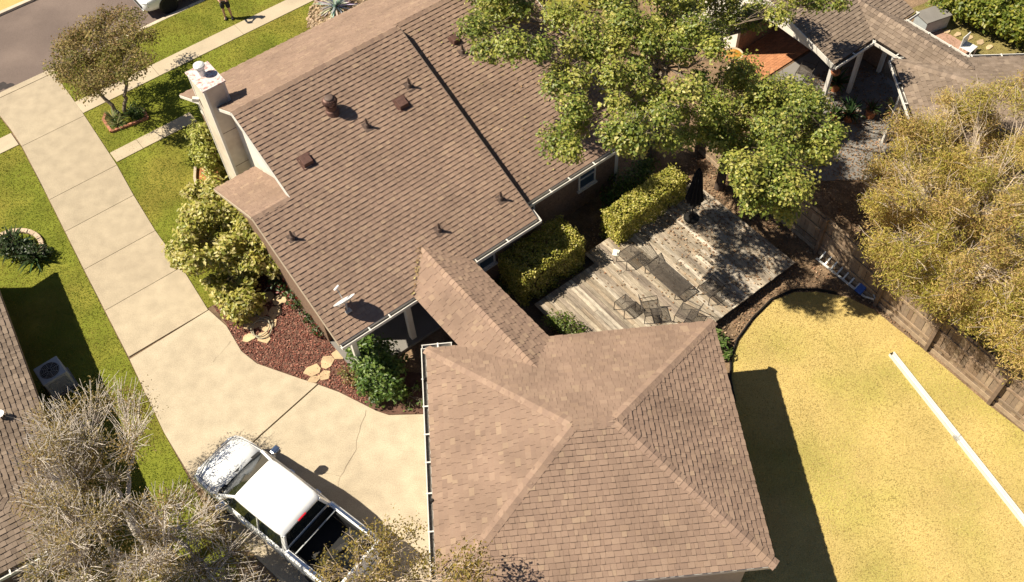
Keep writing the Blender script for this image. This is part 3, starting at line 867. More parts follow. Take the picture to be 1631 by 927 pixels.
# ------------------------------------------------------------------ deck behind the house
deck = empty('deck', uvw(0, 0), HA, 'raised deck of bleached grey-brown boards behind the house', 'deck')
DZ = .35
PLK = [(0.344, 0.286, 0.221), (0.292, 0.242, 0.184), (0.378, 0.321, 0.253), (0.258, 0.211, 0.166), (0.318, 0.260, 0.193), (0.404, 0.348, 0.281), (0.224, 0.180, 0.143), (0.292, 0.229, 0.166)]
x = -1.05
gline = Vector((math.sin(GA), -math.cos(GA)))          # garage rear wall line, clipped so that boards stop short of it
while x < 6.3:
    w = .136
    vs = .62 if x > 1.35 else 1.12
    # stop before the garage wall
    ve = 5.2
    for k in range(200):
        p = uvw(x + w / 2, ve)
        lp = Vector((p.x - GO.x, p.y - GO.y)).dot(gline)
        inside = (Vector((p.x - GO.x, p.y - GO.y)).dot(Vector((math.cos(GA), math.sin(GA)))) < -.3)
        if inside and lp > .36: ve -= .03
        else: break
    if ve - vs > .3:
        segs = [(vs, ve)]
        if ve - vs > 2.5 and rnd.random() < .7:
            c = rnd.uniform(vs + 1, ve - 1); segs = [(vs, c - .004), (c + .004, ve)]
        for a, b in segs:
            f = rnd.uniform(.85, 1.12); c = rnd.choice(PLK)
            m = MB().box(x + rnd.uniform(0, .003), x + w - .004, -b + rnd.uniform(-.01, .012), -a, DZ - .035, DZ + rnd.uniform(-.004, .004), tuple(q * f for q in c))
            m.build('plank', MT['weathered_plank'], deck, bevel=.004)
    x += w + .004
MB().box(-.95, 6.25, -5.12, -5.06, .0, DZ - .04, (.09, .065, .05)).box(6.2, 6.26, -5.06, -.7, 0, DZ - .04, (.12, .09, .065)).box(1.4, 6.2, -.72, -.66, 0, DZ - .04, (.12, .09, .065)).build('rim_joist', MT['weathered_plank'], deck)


def mesh_panel(m, c, w, l, z, step=.026, r=.0045, sag=0.):
    x0, y0 = c[0] - w / 2, c[1] - l / 2
    n = int(w / step)
    for i in range(1, n): m.bar((x0 + w * i / n, y0, z - sag), (x0 + w * i / n, y0 + l, z - sag), r * 2, r)
    n = int(l / step)
    for i in range(1, n): m.bar((x0, y0 + l * i / n, z - sag - r), (x0 + w, y0 + l * i / n, z - sag - r), r * 2, r)


def mesh_seat(name, loc, rz, w, l, h, label, back=True, group=None):
    t = empty(name, loc, rz, label, 'chair' if back else 'table', group)
    fr = MB()
    ring = [(-w / 2, -l / 2, h), (w / 2, -l / 2, h), (w / 2, l / 2, h), (-w / 2, l / 2, h), (-w / 2, -l / 2, h)]
    fr.tube(ring, .014, 6); fr.build('seat_frame', MT['mesh_metal'], t)
    s = MB(); mesh_panel(s, (0, 0), w, l, h); s.build('seat_mesh', MT['mesh_metal'], t)
    for sx in (-1, 1):
        for sy in (-1, 1):
            MB().tube([(sx * w / 2, sy * l / 2, h), (sx * w / 2 * 1.03, sy * l / 2 * 1.03, 0)], .013, 6).build('leg', MT['mesh_metal'], t)
    if back:
        b = MB()
        hb = .42
        b.tube([(-w / 2, l / 2, h), (-w / 2, l / 2 + .12, h + hb), (w / 2, l / 2 + .12, h + hb), (w / 2, l / 2, h)], .013, 6)
        for i in range(1, 9):
            xx = -w / 2 + w * i / 9; b.bar((xx, l / 2, h), (xx, l / 2 + .12, h + hb), .007, .006)
        for i in range(1, 9):
            q = i / 9; b.bar((-w / 2, l / 2 + .12 * q, h + hb * q), (w / 2, l / 2 + .12 * q, h + hb * q), .006, .006)
        b.build('backrest', MT['mesh_metal'], t)
        for sx in (-1, 1):
            MB().tube([(sx * w / 2, l / 2 + .05, h + .2), (sx * (w / 2 + .02), -l / 2 + .05, h + .2), (sx * w / 2, -l / 2, h)], .012, 6).build('armrest', MT['mesh_metal'], t)
    return t


def on_deck(u, v): return uvw(u, v, DZ + .002)


# long mesh lounger with a raised head section
lo = empty('garden_lounger', on_deck(2.72, 2.95), HA, 'long dark metal mesh lounger in the middle of the deck', 'lounger')
m = MB(); mesh_panel(m, (0, -.2), .66, 1.6, .30, .027, .0045); m.build('bed_mesh', MT['mesh_metal'], lo)
MB().tube([(-.31, -.95, .3), (.31, -.95, .3), (.31, .55, .3), (-.31, .55, .3), (-.31, -.95, .3)], .018, 6).build('bed_frame', MT['mesh_metal'], lo)
hd = MB()
for i in range(17):
    xx = -.31 + .62 * i / 16; hd.bar((xx, .55, .3), (xx, 1.05, .55), .008 if 0 < i < 16 else .03, .008)
for i in range(1, 15):
    q = i / 14; hd.bar((-.31, .55 + .5 * q, .3 + .25 * q), (.31, .55 + .5 * q, .3 + .25 * q), .008, .008)
hd.build('head_section', MT['mesh_metal'], lo)
for x_ in (-.3, .3):
    for y_ in (-.85, .5): MB().tube([(x_, y_, .3), (x_, y_, 0)], .015, 6).build('leg', MT['mesh_metal'], lo)
mesh_seat('garden_chair', on_deck(3.35, 4.35), HA + R(180), .55, .52, .38, 'dark mesh metal chair near the outer edge of the deck')
mesh_seat('garden_chair', on_deck(1.45, 3.75), HA + R(60), .55, .52, .38, 'dark mesh metal chair left of the lounger on the deck')
mesh_seat('garden_chair', on_deck(2.15, 4.55), HA + R(200), .55, .52, .38, 'dark mesh metal chair nearest the garage roof on the deck')
mesh_seat('side_table', on_deck(.95, 3.1), HA, .45, .45, .42, 'small square dark mesh table on the deck', back=False)
mesh_seat('side_table', on_deck(2.35, 1.75), HA, .6, .45, .40, 'low dark mesh table at the head of the lounger', back=False)
tb = MB().box(-.13, .13, -.10, .10, 0, .03).box(-.03, .1, -.05, .06, .031, .05).build('tray', MT['paper'], None, bevel=.005)
tb.location = on_deck(2.26, 1.25); tb.rotation_euler = (0, 0, R(70)); tag(tb, 'small cream tray lying on the deck boards', 'tray')
# closed parasol
um = empty('garden_umbrella', uvw(5.15, 1.75, DZ), HA, 'closed black garden umbrella standing at the far side of the deck', 'umbrella')
MB().tube([(0, 0, 0), (0, 0, 2.35)], .022, 8).build('pole', MT['dark_metal'], um)
MB().lathe([(.26, 0), (.26, .04), (.10, .07), (.05, .2), (.03, .2)], 16).build('base', MT['black_plastic'], um)
cl = MB(); n = 20
prof = [(.05, 2.35), (.11, 2.1), (.15, 1.7), (.19, 1.3), (.24, .95), (.21, .85)]
for i, (r_, z_) in enumerate(prof):
    for k in range(n):
        t = 2 * math.pi * k / n; rr_ = r_ * (1 + (.28 if k % 2 else -.25) * (i > 0)); cl.v.append((rr_ * math.cos(t), rr_ * math.sin(t), z_))
for i in range(len(prof) - 1):
    for k in range(n): cl.f.append((i * n + k, i * n + (k + 1) % n, (i + 1) * n + (k + 1) % n, (i + 1) * n + k)); cl.c.append((1, 1, 1))
cl.build('canopy', MT['black_cloth'], um)

# ------------------------------------------------------------------ boundary fence
fence = empty('wooden_fence', (0, 0, 0), 0, 'weathered wooden plank fence along the right side of the back yard', 'fence')
FP = [(6.9, 23.75), (7.82, 22.2), (8.9, 20.55), (9.97, 18.9), (11.3, 16.7), (12.36, 14.97), (13.59, 13.02), (14.8, 11.2), (16.0, 9.4)]
FH = 1.66
WOOD = [(.25, .175, .115), (.29, .21, .14), (.21, .145, .095), (.33, .245, .165), (.27, .19, .13), (.23, .17, .12)]
pcache = {}
for i, (a, b) in enumerate(zip(FP, FP[1:])):
    a, b = Vector((*a, 0)), Vector((*b, 0)); d = (b - a).normalized(); out = Vector((-d.y, d.x, 0))    # away from our yard
    if out.x < 0: out = -out
    L = (b - a).length; n = round(L / .146); ang = math.atan2(d.y, d.x)
    for k in range(n):
        ci = rnd.randrange(len(WOOD)); hv = rnd.randrange(3)
        key = (i, ci, hv)
        if key not in pcache:
            w = L / n - .006
            pcache[key] = MB().box(-w / 2, w / 2, -.009, .009, .08, FH - .02 + .015 * hv, WOOD[ci]).mesh('plank', MT['fence_wood'])
        p = a + d * ((k + .5) * L / n) + out * (.055 + rnd.uniform(-.004, .004))
        o = link('plank', pcache[key], fence, p); o.rotation_euler = (0, rnd.uniform(-.012, .012), ang)
    for z in (.38, 1.0, 1.5):
        MB().bar(a + out * .025 + Vector((0, 0, z)) + d * .06, b + out * .025 + Vector((0, 0, z)) - d * .06, .038, .09, col=rnd.choice(WOOD)).build('rail', MT['fence_wood'], fence)
    MB().bar(a + out * .02 + Vector((0, 0, .085)) + d * .06, b + out * .02 + Vector((0, 0, .085)) - d * .06, .03, .17, col=WOOD[3]).build('kickboard', MT['fence_wood'], fence)
    m = MB().box(-.055, .055, -.055, .055, -.1, FH + .03, (.17, .12, .085)); po = m.build('post', MT['fence_wood'], fence, bevel=.006, loc=a - out * .045); po.rotation_euler = (0, 0, ang)

# bed edging round the lawn
eg = MB(); ep = [(6.3, 13.6), (6.31, 14.4), (6.45, 15.1), (6.76, 15.72), (7.39, 16.47), (8.12, 17.13), (8.9, 17.43), (9.6, 17.39), (10.4, 17.14)]
ep2 = []
for i in range(len(ep) - 1):
    for k in range(4):
        t = k / 4; ep2.append((ep[i][0] + (ep[i + 1][0] - ep[i][0]) * t, ep[i][1] + (ep[i + 1][1] - ep[i][1]) * t))
for a, b in zip(ep2, ep2[1:]): eg.bar((*a, .03), (*b, .03), .035, .14)
eo = eg.build('lawn_edging', MT['black_plastic']); tag(eo, 'black curved edging strip round the golden lawn', 'edging')

# stepladder on its side by the fence
la = empty('stepladder', (9.90, 18.62, 0), math.atan2(16.95 - 18.62, 11.02 - 9.90), 'aluminium stepladder with blue cap lying against the fence', 'ladder')
for nm, yo, z0_, tilt in (('rail', -.02, .06, 0), ('rail', .30, .32, 0)):
    MB().bar((0, yo, z0_), (1.95, yo * .75 + .03, z0_ * .9), .07, .03).build('side_rail', MT['aluminium'], la)
for k in range(7):
    t = .1 + k * .25
    MB().bar((t, .0, .075), (t, .28, .305), .05, .02).build('tread', MT['aluminium'], la)
MB().bar((.05, .02, .03), (1.9, .05, .03), .03, .03).bar((.05, .30, .24), (1.9, .26, .24), .03, .03).build('rear_leg', MT['aluminium'], la)
MB().bar((1.74, -.06, .08), (1.74, .30, .32), .24, .07).build('cap', MT['blue_plastic'], la, bevel=.01)
MB().bar((1.95, .0, .06), (2.28, .06, .2), .03, .05).bar((1.97, .24, .28), (2.28, .1, .2), .03, .05).build('spreader', MT['aluminium'], la)

# length of white gutter on the lawn
gp = empty('gutter_length', (11.23, 14.85, 0), math.atan2(9.1 - 14.85, 13.33 - 11.23), 'long white gutter length lying on the golden lawn', 'gutter')
for nm_, xa, xb in (('channel', 0, 3.06), ('channel', 3.075, 6.3)):
    MB().box(xa, xb, -.075, .075, .006, .018).box(xa, xb, -.075, -.062, .019, .116).box(xa, xb, .062, .075, .019, .116).box(xa, xb, .0755, .10, .10, .116).build(nm_, MT['white_trim'], gp)
MB().box(2.98, 3.16, -.082, -.0755, .008, .12).box(2.98, 3.16, -.06, .06, .0185, .024).build('joint_sleeve', MT['grey_metal'], gp)
MB().box(-.006, -.001, -.06, .06, .02, .112).build('end_cap', MT['dark_metal'], gp)

# satellite dish on the low corner of the roof
sd_ = empty('satellite_dish', uvw(-6.32, -.62, 2.96), HA, 'white satellite dish with feed arm on the low corner of the roof', 'satellite dish')
MB().tube([(0, 0, 0), (0, .02, .30), (.0, -.06, .38)], .024, 8).box(-.09, .09, -.1, .1, -.01, .02).build('mast', MT['grey_metal'], sd_)
prof = [(.005, .0), (.12, .008), (.22, .03), (.31, .062), (.34, .078), (.345, .072), (.31, .05), (.22, .017), (.12, -.004), (.005, -.012)]
di = MB().lathe(prof, 28, closed=True).build('reflector', MT['white_metal'], sd_, smooth=True)
aim = Vector((.0, .72, .69)).normalized()
di.matrix_basis = Matrix.Translation((0, -.02, .42)) @ aim.to_track_quat('Z', 'Y').to_matrix().to_4x4() @ Matrix.Diagonal((1, .88, 1, 1))
tip = Vector((0, -.02, .42)) + aim * .52 + Vector((0, 0, -.12))
MB().tube([(0, -.04, .24), tip], .013, 6).build('feed_arm', MT['grey_metal'], sd_)
MB().bar(tip - Vector((.09, .03, -.03)), tip + Vector((.09, .03, .05)), .05, .05).build('feed_horn', MT['white_metal'], sd_, bevel=.008)
for s_ in (-1, 1): MB().tube([(0, .02, .2), (s_ * .26, .3, .12)], .01, 6).build('strut', MT['grey_metal'], sd_)

# air conditioner beside the left house
ac = empty('air_conditioner', (-13.98, 15.78, 0), NLA + R(8), 'grey box air conditioner with round fan by the left neighbour\'s wall', 'air conditioner')
MB().box(-.42, .42, -.42, .42, -.02, .06).build('pad', MT['concrete_grey'], ac)
MB().box(-.36, .36, -.36, .36, .061, .78).build('casing', MT['ac_paint'], ac, bevel=.03)
lid = MB().box(-.375, .375, -.375, .375, .781, .83).build('lid', MT['ac_paint'], ac, bevel=.03)
MB().lathe([(.29, .831), (.29, .836), (.02, .838)], 28).build('fan_opening', MT['black_plastic'], ac)
gm = MB()
for r_ in (.07, .12, .17, .22, .27): gm.tube([(r_ * math.cos(t), r_ * math.sin(t), .848) for t in np.linspace(0, 6.2832, 29)], .004, 4, caps=False)
for k in range(8): gm.tube([(.04 * math.cos(k * .785), .04 * math.sin(k * .785), .848), (.29 * math.cos(k * .785), .29 * math.sin(k * .785), .845)], .004, 4)
gm.build('fan_guard', MT['grey_metal'], ac)
for s_ in range(4):
    fm = MB()
    for k in range(12): fm.bar((-.3, -.372, .14 + k * .05), (.3, -.372, .14 + k * .05), .012, .014)
    fo = fm.build('louvre', MT['grey_metal'], ac); fo.rotation_euler = (0, 0, s_ * R(90))
MB().tube([(.38, .1, .3), (.6, .14, .25), (.75, .3, .02)], .03, 8).build('pipe', MT['grey_metal'], ac)

# ------------------------------------------------------------------ vehicles
def loft(sections, mat, name, parent, closed_ends=True, smooth=True, sub=0):
    """sections: (x, [(y, z), ...]) rings from rear to front"""
    n = len(sections[0][1]); m = MB()
    for x, ring in sections:
        for y, z in ring: m.v.append((x, y, z))
    for i in range(len(sections) - 1):
        for k in range(n):
            a = i * n + k; b = i * n + (k + 1) % n
            m.f.append((a, a + n, b + n, b)); m.c.append((1, 1, 1))
    if closed_ends:
        m.f.append(tuple(range(n))); m.f.append(tuple(reversed(range((len(sections) - 1) * n, len(sections) * n)))); m.c += [(1, 1, 1)] * 2
    o = m.build(name, MT[mat], parent, smooth=smooth)
    if sub:
        s = o.modifiers.new('sub', 'SUBSURF'); s.levels = s.render_levels = sub
    return o


def wheel(parent, x, y, r, w):
    t = MB().lathe([(r * .62, -w / 2), (r * .92, -w / 2), (r, -w * .32), (r, w * .32), (r * .92, w / 2), (r * .62, w / 2)], 28, axis='y').build('wheel', MT['rubber'], parent, smooth=False, loc=(x, y, r))
    so = 1 if y > 0 else -1
    MB().lathe([(r * .63, -w * .40), (r * .63, w * .40), (r * .55, w * .42), (r * .5, w * .2), (r * .2, w * .28), (.02, w * .3)] if so > 0 else [(.02, -w * .3), (r * .2, -w * .28), (r * .5, -w * .2), (r * .55, -w * .42), (r * .63, -w * .40), (r * .63, w * .40)], 24, axis='y').build('rim', MT['black_plastic'], t, smooth=False)
    sp = MB()
    for k in range(5):
        a = 2 * math.pi * k / 5
        for da in (-.14, .14):
            sp.bar((r * .12 * math.cos(a), so * w * .36, r * .12 * math.sin(a)), (r * .6 * math.cos(a + da), so * w * .42, r * .6 * math.sin(a + da)), .045, .03, up=(0, 1, 0))
    sp.lathe([(r * .16, -.02), (r * .16, .02)], 12, (0, so * w * .38, 0), axis='y')
    sp.lathe([(r * .63, so * w * .36), (r * .55, so * w * .43)], 24, (0, 0, 0), axis='y', closed=True)
    sp.build('spokes', MT['rim'], t)
    return t


def ring_body(w, zb, zt, crown=.03, shoulder=.10):
    """cross-section of a car body, rounded shoulders"""
    return [(-w * .93, zb), (-w * .99, zb + .12), (-w, zt - shoulder - .12), (-w * .985, zt - shoulder), (-w * .93, zt - shoulder * .3), (-w * .6, zt + crown * .3), (-w * .25, zt + crown),
            (w * .25, zt + crown), (w * .6, zt + crown * .3), (w * .93, zt - shoulder * .3), (w * .985, zt - shoulder), (w, zt - shoulder - .12), (w * .99, zb + .12), (w * .93, zb)]


truck = empty('pickup_truck', (-6.52, 10.79, .03), R(139.5), 'white pickup truck with open black bed parked on the driveway', 'pickup truck')
# front end and lower cab in one shell, with wheel arches set over dark liners
loft([(-.98, ring_body(.90, .42, 1.16)), (-.5, ring_body(.91, .40, 1.17)), (.6, ring_body(.91, .40, 1.17)), (1.30, ring_body(.91, .40, 1.16)), (1.62, ring_body(.905, .42, 1.13, .05)),
      (2.10, ring_body(.89, .42, 1.10, .05)), (2.45, ring_body(.86, .42, 1.05, .045)), (2.66, ring_body(.80, .44, .98, .03)), (2.76, ring_body(.72, .48, .88, .02))], 'truck_paint', 'body', truck)
# hood with two raised creases and a shut line
hs = []
for x_, w_, z_ in ((1.60, .80, 1.185), (2.05, .76, 1.165), (2.42, .70, 1.112), (2.60, .62, 1.06)):
    hs.append((x_, [(-w_, z_ - .05), (-w_ * .98, z_ - .012), (-w_ * .62, z_ + .004), (-w_ * .55, z_ + .022), (0, z_ + .016), (w_ * .55, z_ + .022), (w_ * .62, z_ + .004), (w_ * .98, z_ - .012), (w_, z_ - .05), (0, z_ - .055)]))
loft(hs, 'truck_paint', 'hood', truck)
MB().tube([(1.60, -.84, 1.155), (2.05, -.79, 1.145), (2.42, -.73, 1.085), (2.62, -.64, 1.03), (2.66, 0, 1.045), (2.62, .64, 1.03), (2.42, .73, 1.085), (2.05, .79, 1.145), (1.60, .84, 1.155)], .008, 5).build('hood_gap', MT['black_plastic'], truck)
# cab: pillars and roof
def cab_ring(w, z):
    w *= 1.07
    return [(-w, z - .07), (-w * .96, z - .02), (-w * .8, z + .012), (0, z + .03), (w * .8, z + .012), (w * .96, z - .02), (w, z - .07), (w * .8, z - .09), (0, z - .08), (-w * .8, z - .09)]
loft([(-.95, cab_ring(.655, 1.755)), (-.7, cab_ring(.67, 1.80)), (0, cab_ring(.68, 1.825)), (.6, cab_ring(.67, 1.81)), (.86, cab_ring(.65, 1.775))], 'truck_paint', 'cab_roof', truck)
for s_ in (-1, 1):
    MB().bar((.82, s_ * .645, 1.73), (1.56, s_ * .80, 1.15), .07, .08).build('pillar', MT['truck_paint'], truck, bevel=.01)
    MB().bar((-.92, s_ * .64, 1.72), (-.98, s_ * .80, 1.14), .11, .09).build('pillar', MT['truck_paint'], truck, bevel=.01)
    MB().bar((-.02, s_ * .672, 1.76), (-.02, s_ * .83, 1.15), .07, .05, up=(1, 0, 0)).build('pillar', MT['truck_paint'], truck, bevel=.01)
gl = lambda pts, nm: MB().slab(pts, .01).build(nm, MT['glass_dark'], truck)
gl([(1.55, -.78, 1.17), (1.62, 0, 1.175), (.90, 0, 1.775), (.85, -.63, 1.735)], 'windshield')
gl([(1.62, 0, 1.175), (1.55, .78, 1.17), (.85, .63, 1.735), (.90, 0, 1.775)], 'windshield')
gl([(-.985, .74, 1.17), (-.985, -.74, 1.17), (-.945, -.60, 1.71), (-.945, .60, 1.71)], 'rear_window')
for s_ in (-1, 1):
    for a, b, c, d in ((.03, 1.42, .80, .03), (-.90, -.07, -.07, -.88)):
        p = [(a, s_ * .845, 1.165), (b, s_ * .835, 1.165), (c, s_ * .672, 1.735), (d, s_ * .675, 1.735)]
        gl(p if s_ < 0 else p[::-1], 'side_window')
    mr = MB().box(1.12, 1.30, min(s_ * .88, s_ * 1.16), max(s_ * .88, s_ * 1.16), 1.14, 1.36).build('mirror', MT['chrome'], truck, bevel=.04)
    MB().box(1.105, 1.119, min(s_ * .95, s_ * 1.11), max(s_ * .95, s_ * 1.11), 1.20, 1.34).build('mirror_glass', MT['chrome'], mr)
    hl = MB().bar((2.60, s_ * .66, .90), (2.70, s_ * .50, .88), .16, .17).build('headlight', MT['lamp_lens'], truck, bevel=.02)
    for q in (.55, -.45):
        MB().bar((q - .12, s_ * .925, 1.02), (q + .06, s_ * .925, 1.02), .025, .03).build('door_handle', MT['chrome'], truck)
    for q in (1.42, -.03, -.95):
        MB().bar((q, s_ * .911, .5), (q, s_ * .908, 1.08), .012, .008, up=(0, 1, 0)).build('door_gap', MT['black_plastic'], truck)
MB().box(2.70, 2.80, -.56, .56, .60, .86).build('grille', MT['chrome'], truck, bevel=.02)
MB().box(2.62, 2.90, -.78, .78, .40, .59).build('front_bumper', MT['chrome'], truck, bevel=.05)
MB().bar((1.30, -.6, 1.235), (1.50, .1, 1.21), .02, .02).bar((1.36, .05, 1.225), (1.55, .7, 1.19), .02, .02).build('wipers', MT['black_plastic'], truck)
MB().bar((1.585, -.74, 1.178), (1.66, 0, 1.19), .09, .02).bar((1.66, 0, 1.19), (1.585, .74, 1.178), .09, .02).build('cowl', MT['black_plastic'], truck)
# open bed
MB().box(-2.72, -1.03, -.70, .70, .62, .66).box(-1.06, -1.02, -.72, .72, .661, 1.13).box(-2.70, -1.065, -.745, -.70, .661, 1.15).box(-2.70, -1.065, .70, .745, .661, 1.15).box(-2.4, -1.9, -.70, -.50, .661, .90).box(-2.4, -1.9, .50, .70, .661, .90).build('bed_liner', MT['bed_liner'], truck, bevel=.012)
for s_ in (-1, 1):
    y0_, y1_ = sorted((s_ * .75, s_ * .90))
    loft([(x_, [(s_ * .755, .5), (s_ * .90 * k_, .5), (s_ * .915 * k_, .9), (s_ * .905 * k_, 1.16), (s_ * .86, 1.20), (s_ * .755, 1.20)][::s_]) for x_, k_ in ((-2.80, .97), (-2.4, 1.), (-1.9, 1.), (-1.04, 1.))], 'truck_paint', 'bed_side', truck, smooth=False)
    MB().bar((-2.74, s_ * .82, 1.222), (-1.10, s_ * .82, 1.222), .075, .03).build('bed_rail', MT['chrome'], truck, bevel=.008)
    MB().box(-2.815, -2.795, min(s_ * .76, s_ * .88), max(s_ * .76, s_ * .88), .75, 1.1).build('tail_light', MT['red_lens'], truck)
MB().box(-2.815, -2.73, -.75, .75, .56, 1.19).build('tailgate', MT['truck_paint'], truck, bevel=.02)
MB().box(-3.0, -2.82, -.82, .82, .42, .58).build('rear_bumper', MT['chrome'], truck, bevel=.04)
MB().bar((-1.30, -.74, 1.205), (-1.30, .74, 1.205), .03, .03).build('bed_crossbar', MT['grey_metal'], truck)
MB().box(-1.0, -.955, -.14, .14, 1.73, 1.775).build('brake_light', MT['red_lens'], truck, bevel=.006)
for x_ in (1.78, -2.02):
    for s_ in (-1, 1):
        MB().lathe([(.43, -.1), (.43, .1)], 24, (x_, s_ * .825, .40), axis='y').build('wheel_arch', MT['black_plastic'], truck)
        wheel(truck, x_, s_ * .80, .37, .25)
# things lying in the bed
c1 = MB().box(-.2, .2, -.08, .08, 0, .1).box(-.1, .0, -.03, .03, .101, .115).build('tool_case', MT['dark_metal'], None, bevel=.01)
c1.matrix_world = truck.matrix_basis @ Matrix.Translation((-1.95, -.18, .664)) @ Matrix.Rotation(R(75), 4, 'Z'); tag(c1, 'long grey tool case in the truck bed', 'case')
c2 = MB().box(-.12, .12, -.07, .07, 0, .07).box(-.09, .09, -.05, .05, .071, .085).build('toolbox', MT['dark_metal'], None, bevel=.01)
c2.matrix_world = truck.matrix_basis @ Matrix.Translation((-1.55, .3, .664)) @ Matrix.Rotation(R(80), 4, 'Z'); tag(c2, 'small grey box in the truck bed', 'box')

# car at the kerb, mostly beyond the picture's edge
car = empty('parked_car', uvw(-1.61, -21.3, -.088), HA + math.pi, 'white car parked at the kerb at the top edge', 'car')
loft([(-2.3, ring_body(.80, .40, .95)), (-2.1, ring_body(.90, .34, 1.02)), (-.6, ring_body(.92, .32, 1.04)), (1.0, ring_body(.92, .32, 1.0)), (1.8, ring_body(.91, .34, .95, .04)), (2.2, ring_body(.86, .36, .88, .03)), (2.42, ring_body(.74, .40, .76, .02))], 'car_paint', 'body', car)
loft([(-2.15, cab_ring(.62, 1.50)), (-1.5, cab_ring(.66, 1.62)), (-.2, cab_ring(.66, 1.64)), (.25, cab_ring(.63, 1.58))], 'car_paint', 'roof', car)
gl2 = lambda pts, nm: MB().slab(pts, .01).build(nm, MT['glass_dark'], car)
gl2([(1.15, -.78, 1.03), (1.15, .78, 1.03), (.27, .60, 1.53), (.27, -.60, 1.53)], 'windshield')
for s_ in (-1, 1):
    p = [(-2.0, s_ * .87, 1.03), (1.05, s_ * .87, 1.03), (.2, s_ * .66, 1.55), (-1.9, s_ * .655, 1.52)]
    gl2(p if s_ < 0 else p[::-1], 'side_window')
    MB().bar((2.18, s_ * .80, .74), (2.36, s_ * .60, .72), .2, .13).build('headlight', MT['lamp_lens'], car, bevel=.02)
    MB().bar((2.28, s_ * .72, .46), (2.40, s_ * .58, .46), .1, .09).build('fog_light', MT['lamp_lens'], car, bevel=.01)
    for x_ in (1.45, -1.4):
        MB().lathe([(.40, -.09), (.40, .09)], 24, (x_, s_ * .845, .36), axis='y').build('wheel_arch', MT['black_plastic'], car)
        wheel(car, x_, s_ * .83, .34, .22)
MB().box(2.30, 2.46, -.5, .5, .42, .56).build('grille', MT['black_plastic'], car, bevel=.02)
MB().box(2.30, 2.45, -.62, .62, .30, .40).build('bumper_lip', MT['grey_metal'], car, bevel=.02)
gl2([(-2.3, .7, 1.0), (-2.3, -.7, 1.0), (-2.17, -.58, 1.45), (-2.17, .58, 1.45)], 'rear_window')

# ------------------------------------------------------------------ person on the verge
def skin_body(name, joints, edges, mat, parent, sub=2):
    me = bpy.data.meshes.new(name)
    me.from_pydata([j[0] for j in joints], edges, [])
    o = link(name, me, parent)
    me.materials.append(MT[mat])
    md = o.modifiers.new('skin', 'SKIN'); md.use_smooth_shade = True
    if not me.skin_vertices: me.skin_vertices.new()
    sv = me.skin_vertices[0].data
    for i, j in enumerate(joints):
        r = j[1]; sv[i].radius = r if isinstance(r, tuple) else (r, r)
    sv[0].use_root = True
    s = o.modifiers.new('sub', 'SUBSURF'); s.levels = s.render_levels = sub
    return o


pn = empty('person', (-10.84, 32.95, 0), R(-80), 'person in dark shirt and shorts standing on the verge beside the sidewalk', 'person')
# local: +x is the way the person faces
J = [((0, 0, .93), (.13, .17)), ((0, 0, 1.15), (.11, .15)), ((0, 0, 1.38), (.12, .18)), ((0, 0, 1.50), .06), ((.02, 0, 1.58), .055), ((.03, 0, 1.70), (.095, .08)), ((.02, 0, 1.79), (.07, .065)),
     ((0, .10, .86), .095), ((.03, .11, .50), .062), ((.0, .12, .10), .04), ((.0, .12, .04), .04), ((.14, .14, .03), .035),
     ((0, -.10, .86), .095), ((-.03, -.13, .50), .062), ((-.06, -.15, .10), .04), ((-.06, -.15, .04), .04), ((.08, -.18, .03), .035),
     ((0, .20, 1.42), .06), ((.02, .25, 1.15), .045), ((.22, .14, 1.06), .034), ((.28, .11, 1.06), .032),
     ((0, -.20, 1.42), .06), ((.02, -.25, 1.15), .045), ((.22, -.14, 1.06), .034), ((.28, -.11, 1.06), .032)]
Ed = [(0, 1), (1, 2), (2, 3), (3, 4), (4, 5), (5, 6), (0, 7), (7, 8), (8, 9), (9, 10), (10, 11), (0, 12), (12, 13), (13, 14), (14, 15), (15, 16), (2, 17), (17, 18), (18, 19), (19, 20), (2, 21), (21, 22), (22, 23), (23, 24)]
skin_body('body', J, Ed, 'skin', pn)
fg = MB()
for s_ in (-1, 1):
    for k, (dy, l_) in enumerate(((-.03, .07), (-.01, .08), (.01, .075), (.03, .06))):
        fg.tube([(.28, s_ * (.11 + dy * .6), 1.055), (.32, s_ * (.10 + dy * .7), 1.05), (.31 + l_ * .3, s_ * (.07 + dy * .5), 1.03)], [.010, .009, .007], 6)
    fg.tube([(.27, s_ * .09, 1.07), (.30, s_ * .06, 1.10)], [.011, .008], 6)
fg.build('fingers', MT['skin'], pn, smooth=True)
sh = [((0, 0, .95), (.145, .185)), ((0, 0, 1.15), (.125, .165)), ((0, 0, 1.38), (.132, .195)), ((0, 0, 1.47), (.07, .08)), ((0, .20, 1.42), .075), ((.015, .235, 1.22), .062), ((0, -.20, 1.42), .075), ((.015, -.235, 1.22), .062)]
skin_body('shirt', sh, [(0, 1), (1, 2), (2, 3), (2, 4), (4, 5), (2, 6), (6, 7)], 'cloth_dark', pn)
so_ = [((0, 0, .98), (.15, .19)), ((0, 0, .90), (.14, .18)), ((0, .10, .82), .115), ((.02, .11, .52), .095), ((0, -.10, .82), .115), ((-.02, -.13, .52), .095)]
skin_body('shorts', so_, [(0, 1), (1, 2), (2, 3), (1, 4), (4, 5)], 'cloth_dark', pn)
skin_body('hair', [((.0, 0, 1.76), (.09, .085)), ((-.02, 0, 1.83), (.07, .07))], [(0, 1)], 'hair', pn)
for s_, x_ in ((1, 0), (-1, -.06)):
    MB().box(x_ - .06, x_ + .18, s_ * .13 - .045, s_ * .13 + .045, 0, .08).build('shoe', MT['cloth_dark'], pn, bevel=.03)
fc = MB().lathe([(.012, 0), (.012, .01)], 8, (.118, .03, 1.715), axis='y').lathe([(.012, 0), (.012, .01)], 8, (.118, -.04, 1.715), axis='y').box(.105, .12, -.03, .03, 1.645, 1.655)
